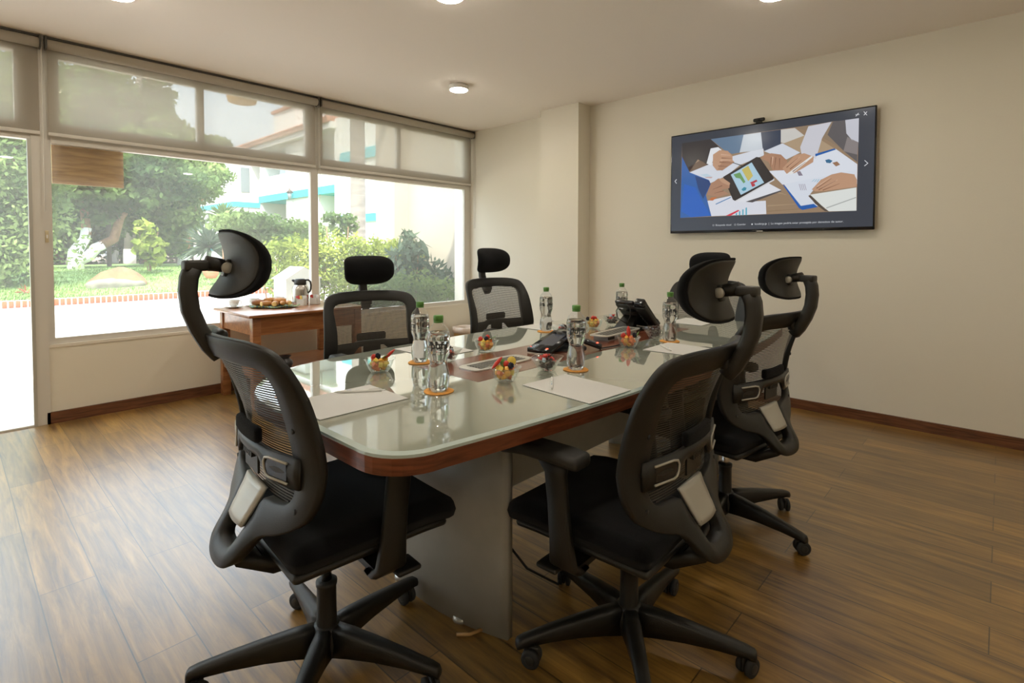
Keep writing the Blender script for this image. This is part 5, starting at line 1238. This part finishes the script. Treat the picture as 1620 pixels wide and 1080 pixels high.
def bun(u, w2, z, ln, rad, rot, mname, label, ends=False, tilt=0):
    secs = []
    for i in range(13):
        t_ = -1+2*i/12; rr = rad*(max(0, 1-abs(t_)**2.6))**.5*(1+.05*math.sin(t_*14)) if not ends else rad*(1-.25*t_*t_)
        secs.append([(t_*ln, rr*math.cos(a), rr*.85*math.sin(a)) for a in [k*PI/8 for k in range(16)]])
    mb = MB().loft(secs, M[mname])
    if ends:
        for s in (-1, 1): mb.tube([(s*ln*.99, 0, 0), (s*ln*1.02, 0, 0)], [rad*.72, rad*.5], M['crumb'], 16)
    e1, e2 = Vector((math.sin(YAW), -math.cos(YAW))), Vector((math.cos(YAW), math.sin(YAW)))
    o = mb.build('bread_roll', None, (bx0+e1.x*u+e2.x*w2, by0+e1.y*u+e2.y*w2, DZ+z), YAW-PI/2+rot); o.rotation_euler[1] = tilt
    o['label'] = label; o['category'] = 'bread'; o['group'] = 'bread rolls on the woven cloth'
bun(-.115, -.02, .042, .055, .030, .35, 'bread2', 'dark glazed bun at the left end of the pile')
bun(-.040, -.055, .036, .040, .027, 1.0+PI, 'bread', 'front left rolled pastry with its pale end showing', True)
bun(.035, -.055, .036, .042, .027, -.5-PI/4, 'bread', 'front middle rolled pastry with its pale end showing', True)
bun(.125, -.01, .040, .035, .024, -.9, 'bread', 'rolled pastry at the right end of the pile', True)
bun(-.035, .01, .060, .055, .025, .45, 'bread', 'golden pastry lying on top at the middle left')
bun(.045, .005, .058, .058, .026, -.15, 'bread', 'golden pastry lying on top at the middle right')
bun(.085, -.03, .038, .032, .022, -.9, 'bread', 'small pastry tucked in at the middle right')
bun(.0, .055, .036, .06, .028, .1, 'bread', 'golden pastry at the back of the pile')
# coffee flask
v = on_desk(483, 482, DZ); fk = empty('coffee_flask', (v.x, v.y+.09, DZ), YAW-PI/2, label='steel vacuum coffee flask with a black lid and handle', category='flask')
MB().lathe([(.064, 0), (.068, .004), (.069, .02), (.069, .125), (.064, .15), (.052, .166), (.048, .17)], M['steel'], n=44).build('body', fk)
MB().lathe([(.050, .168), (.050, .19), (.046, .212), (.036, .220), (0, .222)], M['plastic2'], n=36).build('lid', fk)
MB().tube([(-.040, 0, .198), (-.060, 0, .204), (-.070, 0, .209)], [.014, .011, .008], M['plastic2'], 12).build('spout', fk)
MB().tube([(.044, 0, .208), (.070, 0, .210), (.088, 0, .195), (.093, 0, .165), (.090, 0, .13), (.082, 0, .11), (.068, 0, .10)], [.008, .008, .008, .008, .008, .007, .007], M['plastic2'], 10).build('handle', fk)
# packet boxes
def pbox(px, py, label, seed, yellow):
    v = on_desk(px, py); b = empty('packet_box', (v.x, v.y+.02, DZ), YAW-PI/2-.1, label=label, category='box', group='white packet boxes')
    a = .034; MB().box((-a, -a*.8, 0), (a, a*.8, .003), M['white']).box((-a, -a*.8, 0), (a, -a*.8+.003, .055), M['white']).box((-a, a*.8-.003, 0), (a, a*.8, .068), M['white']).box((-a, -a*.8, 0), (-a+.003, a*.8, .06), M['white']).box((a-.003, -a*.8, 0), (a, a*.8, .06), M['white']).build('box_wall', b)
    g_ = random.Random(seed); cols = [('red_wrap', 'red sugar packet'), ('red_wrap', 'red sugar packet'), ('red_wrap', 'red sugar packet'), (yellow, 'yellow packet' if yellow == 'yellow_p' else 'pale packet'), ('blue_wrap', 'pale blue packet'), ('white', 'white packet'), ('white', 'white packet')]
    for i, (mm_, lb) in enumerate(cols):
        q_ = MB().rbox((0, 0, .038), (.012, .0025, .036), .002, M[mm_], n=1).build('sugar_packet', None, (v.x, v.y+.02, DZ+.006)); rz = YAW-PI/2-.1+g_.uniform(-.2, .2)
        ox = -.02+i*.0068; q_.location = (v.x+math.cos(YAW-PI/2)*ox*1.1, v.y+.02+math.sin(YAW-PI/2)*ox*1.1, DZ+.008); q_.rotation_euler = (g_.uniform(-.15, .15), -.25+.07*i, rz)
        q_['label'] = lb+' standing in the '+label; q_['category'] = 'packet'; q_['group'] = 'packets in the '+label
pbox(479, 483, 'left white packet box before the flask', 3, 'yellow_p')
pbox(500, 481, 'right white packet box beside the flask', 4, 'white')
# wicker basket by the wall
bk = empty('waste_basket', (4.06, 4.50, 0), label='round wicker waste basket lined with a plastic bag, in the room corner', category='basket')
MB().lathe([(.105, 0), (.115, .01), (.14, .28), (.143, .29), (.135, .285), (.108, .02), (0, .015)], M['wicker'], n=44, mod=lambda t_, z: 1+.012*math.sin(t_*44)).build('basket_wall', bk)
o = MB(); o.open = True
o.lathe([(.146, .235), (.149, .26), (.148, .295), (.12, .298), (.10, .28), (.095, .20)], M['bag'], n=50, mod=lambda t_, z: 1+.03*math.sin(t_*9)+.02*math.sin(t_*17)).build('bag_liner', bk)
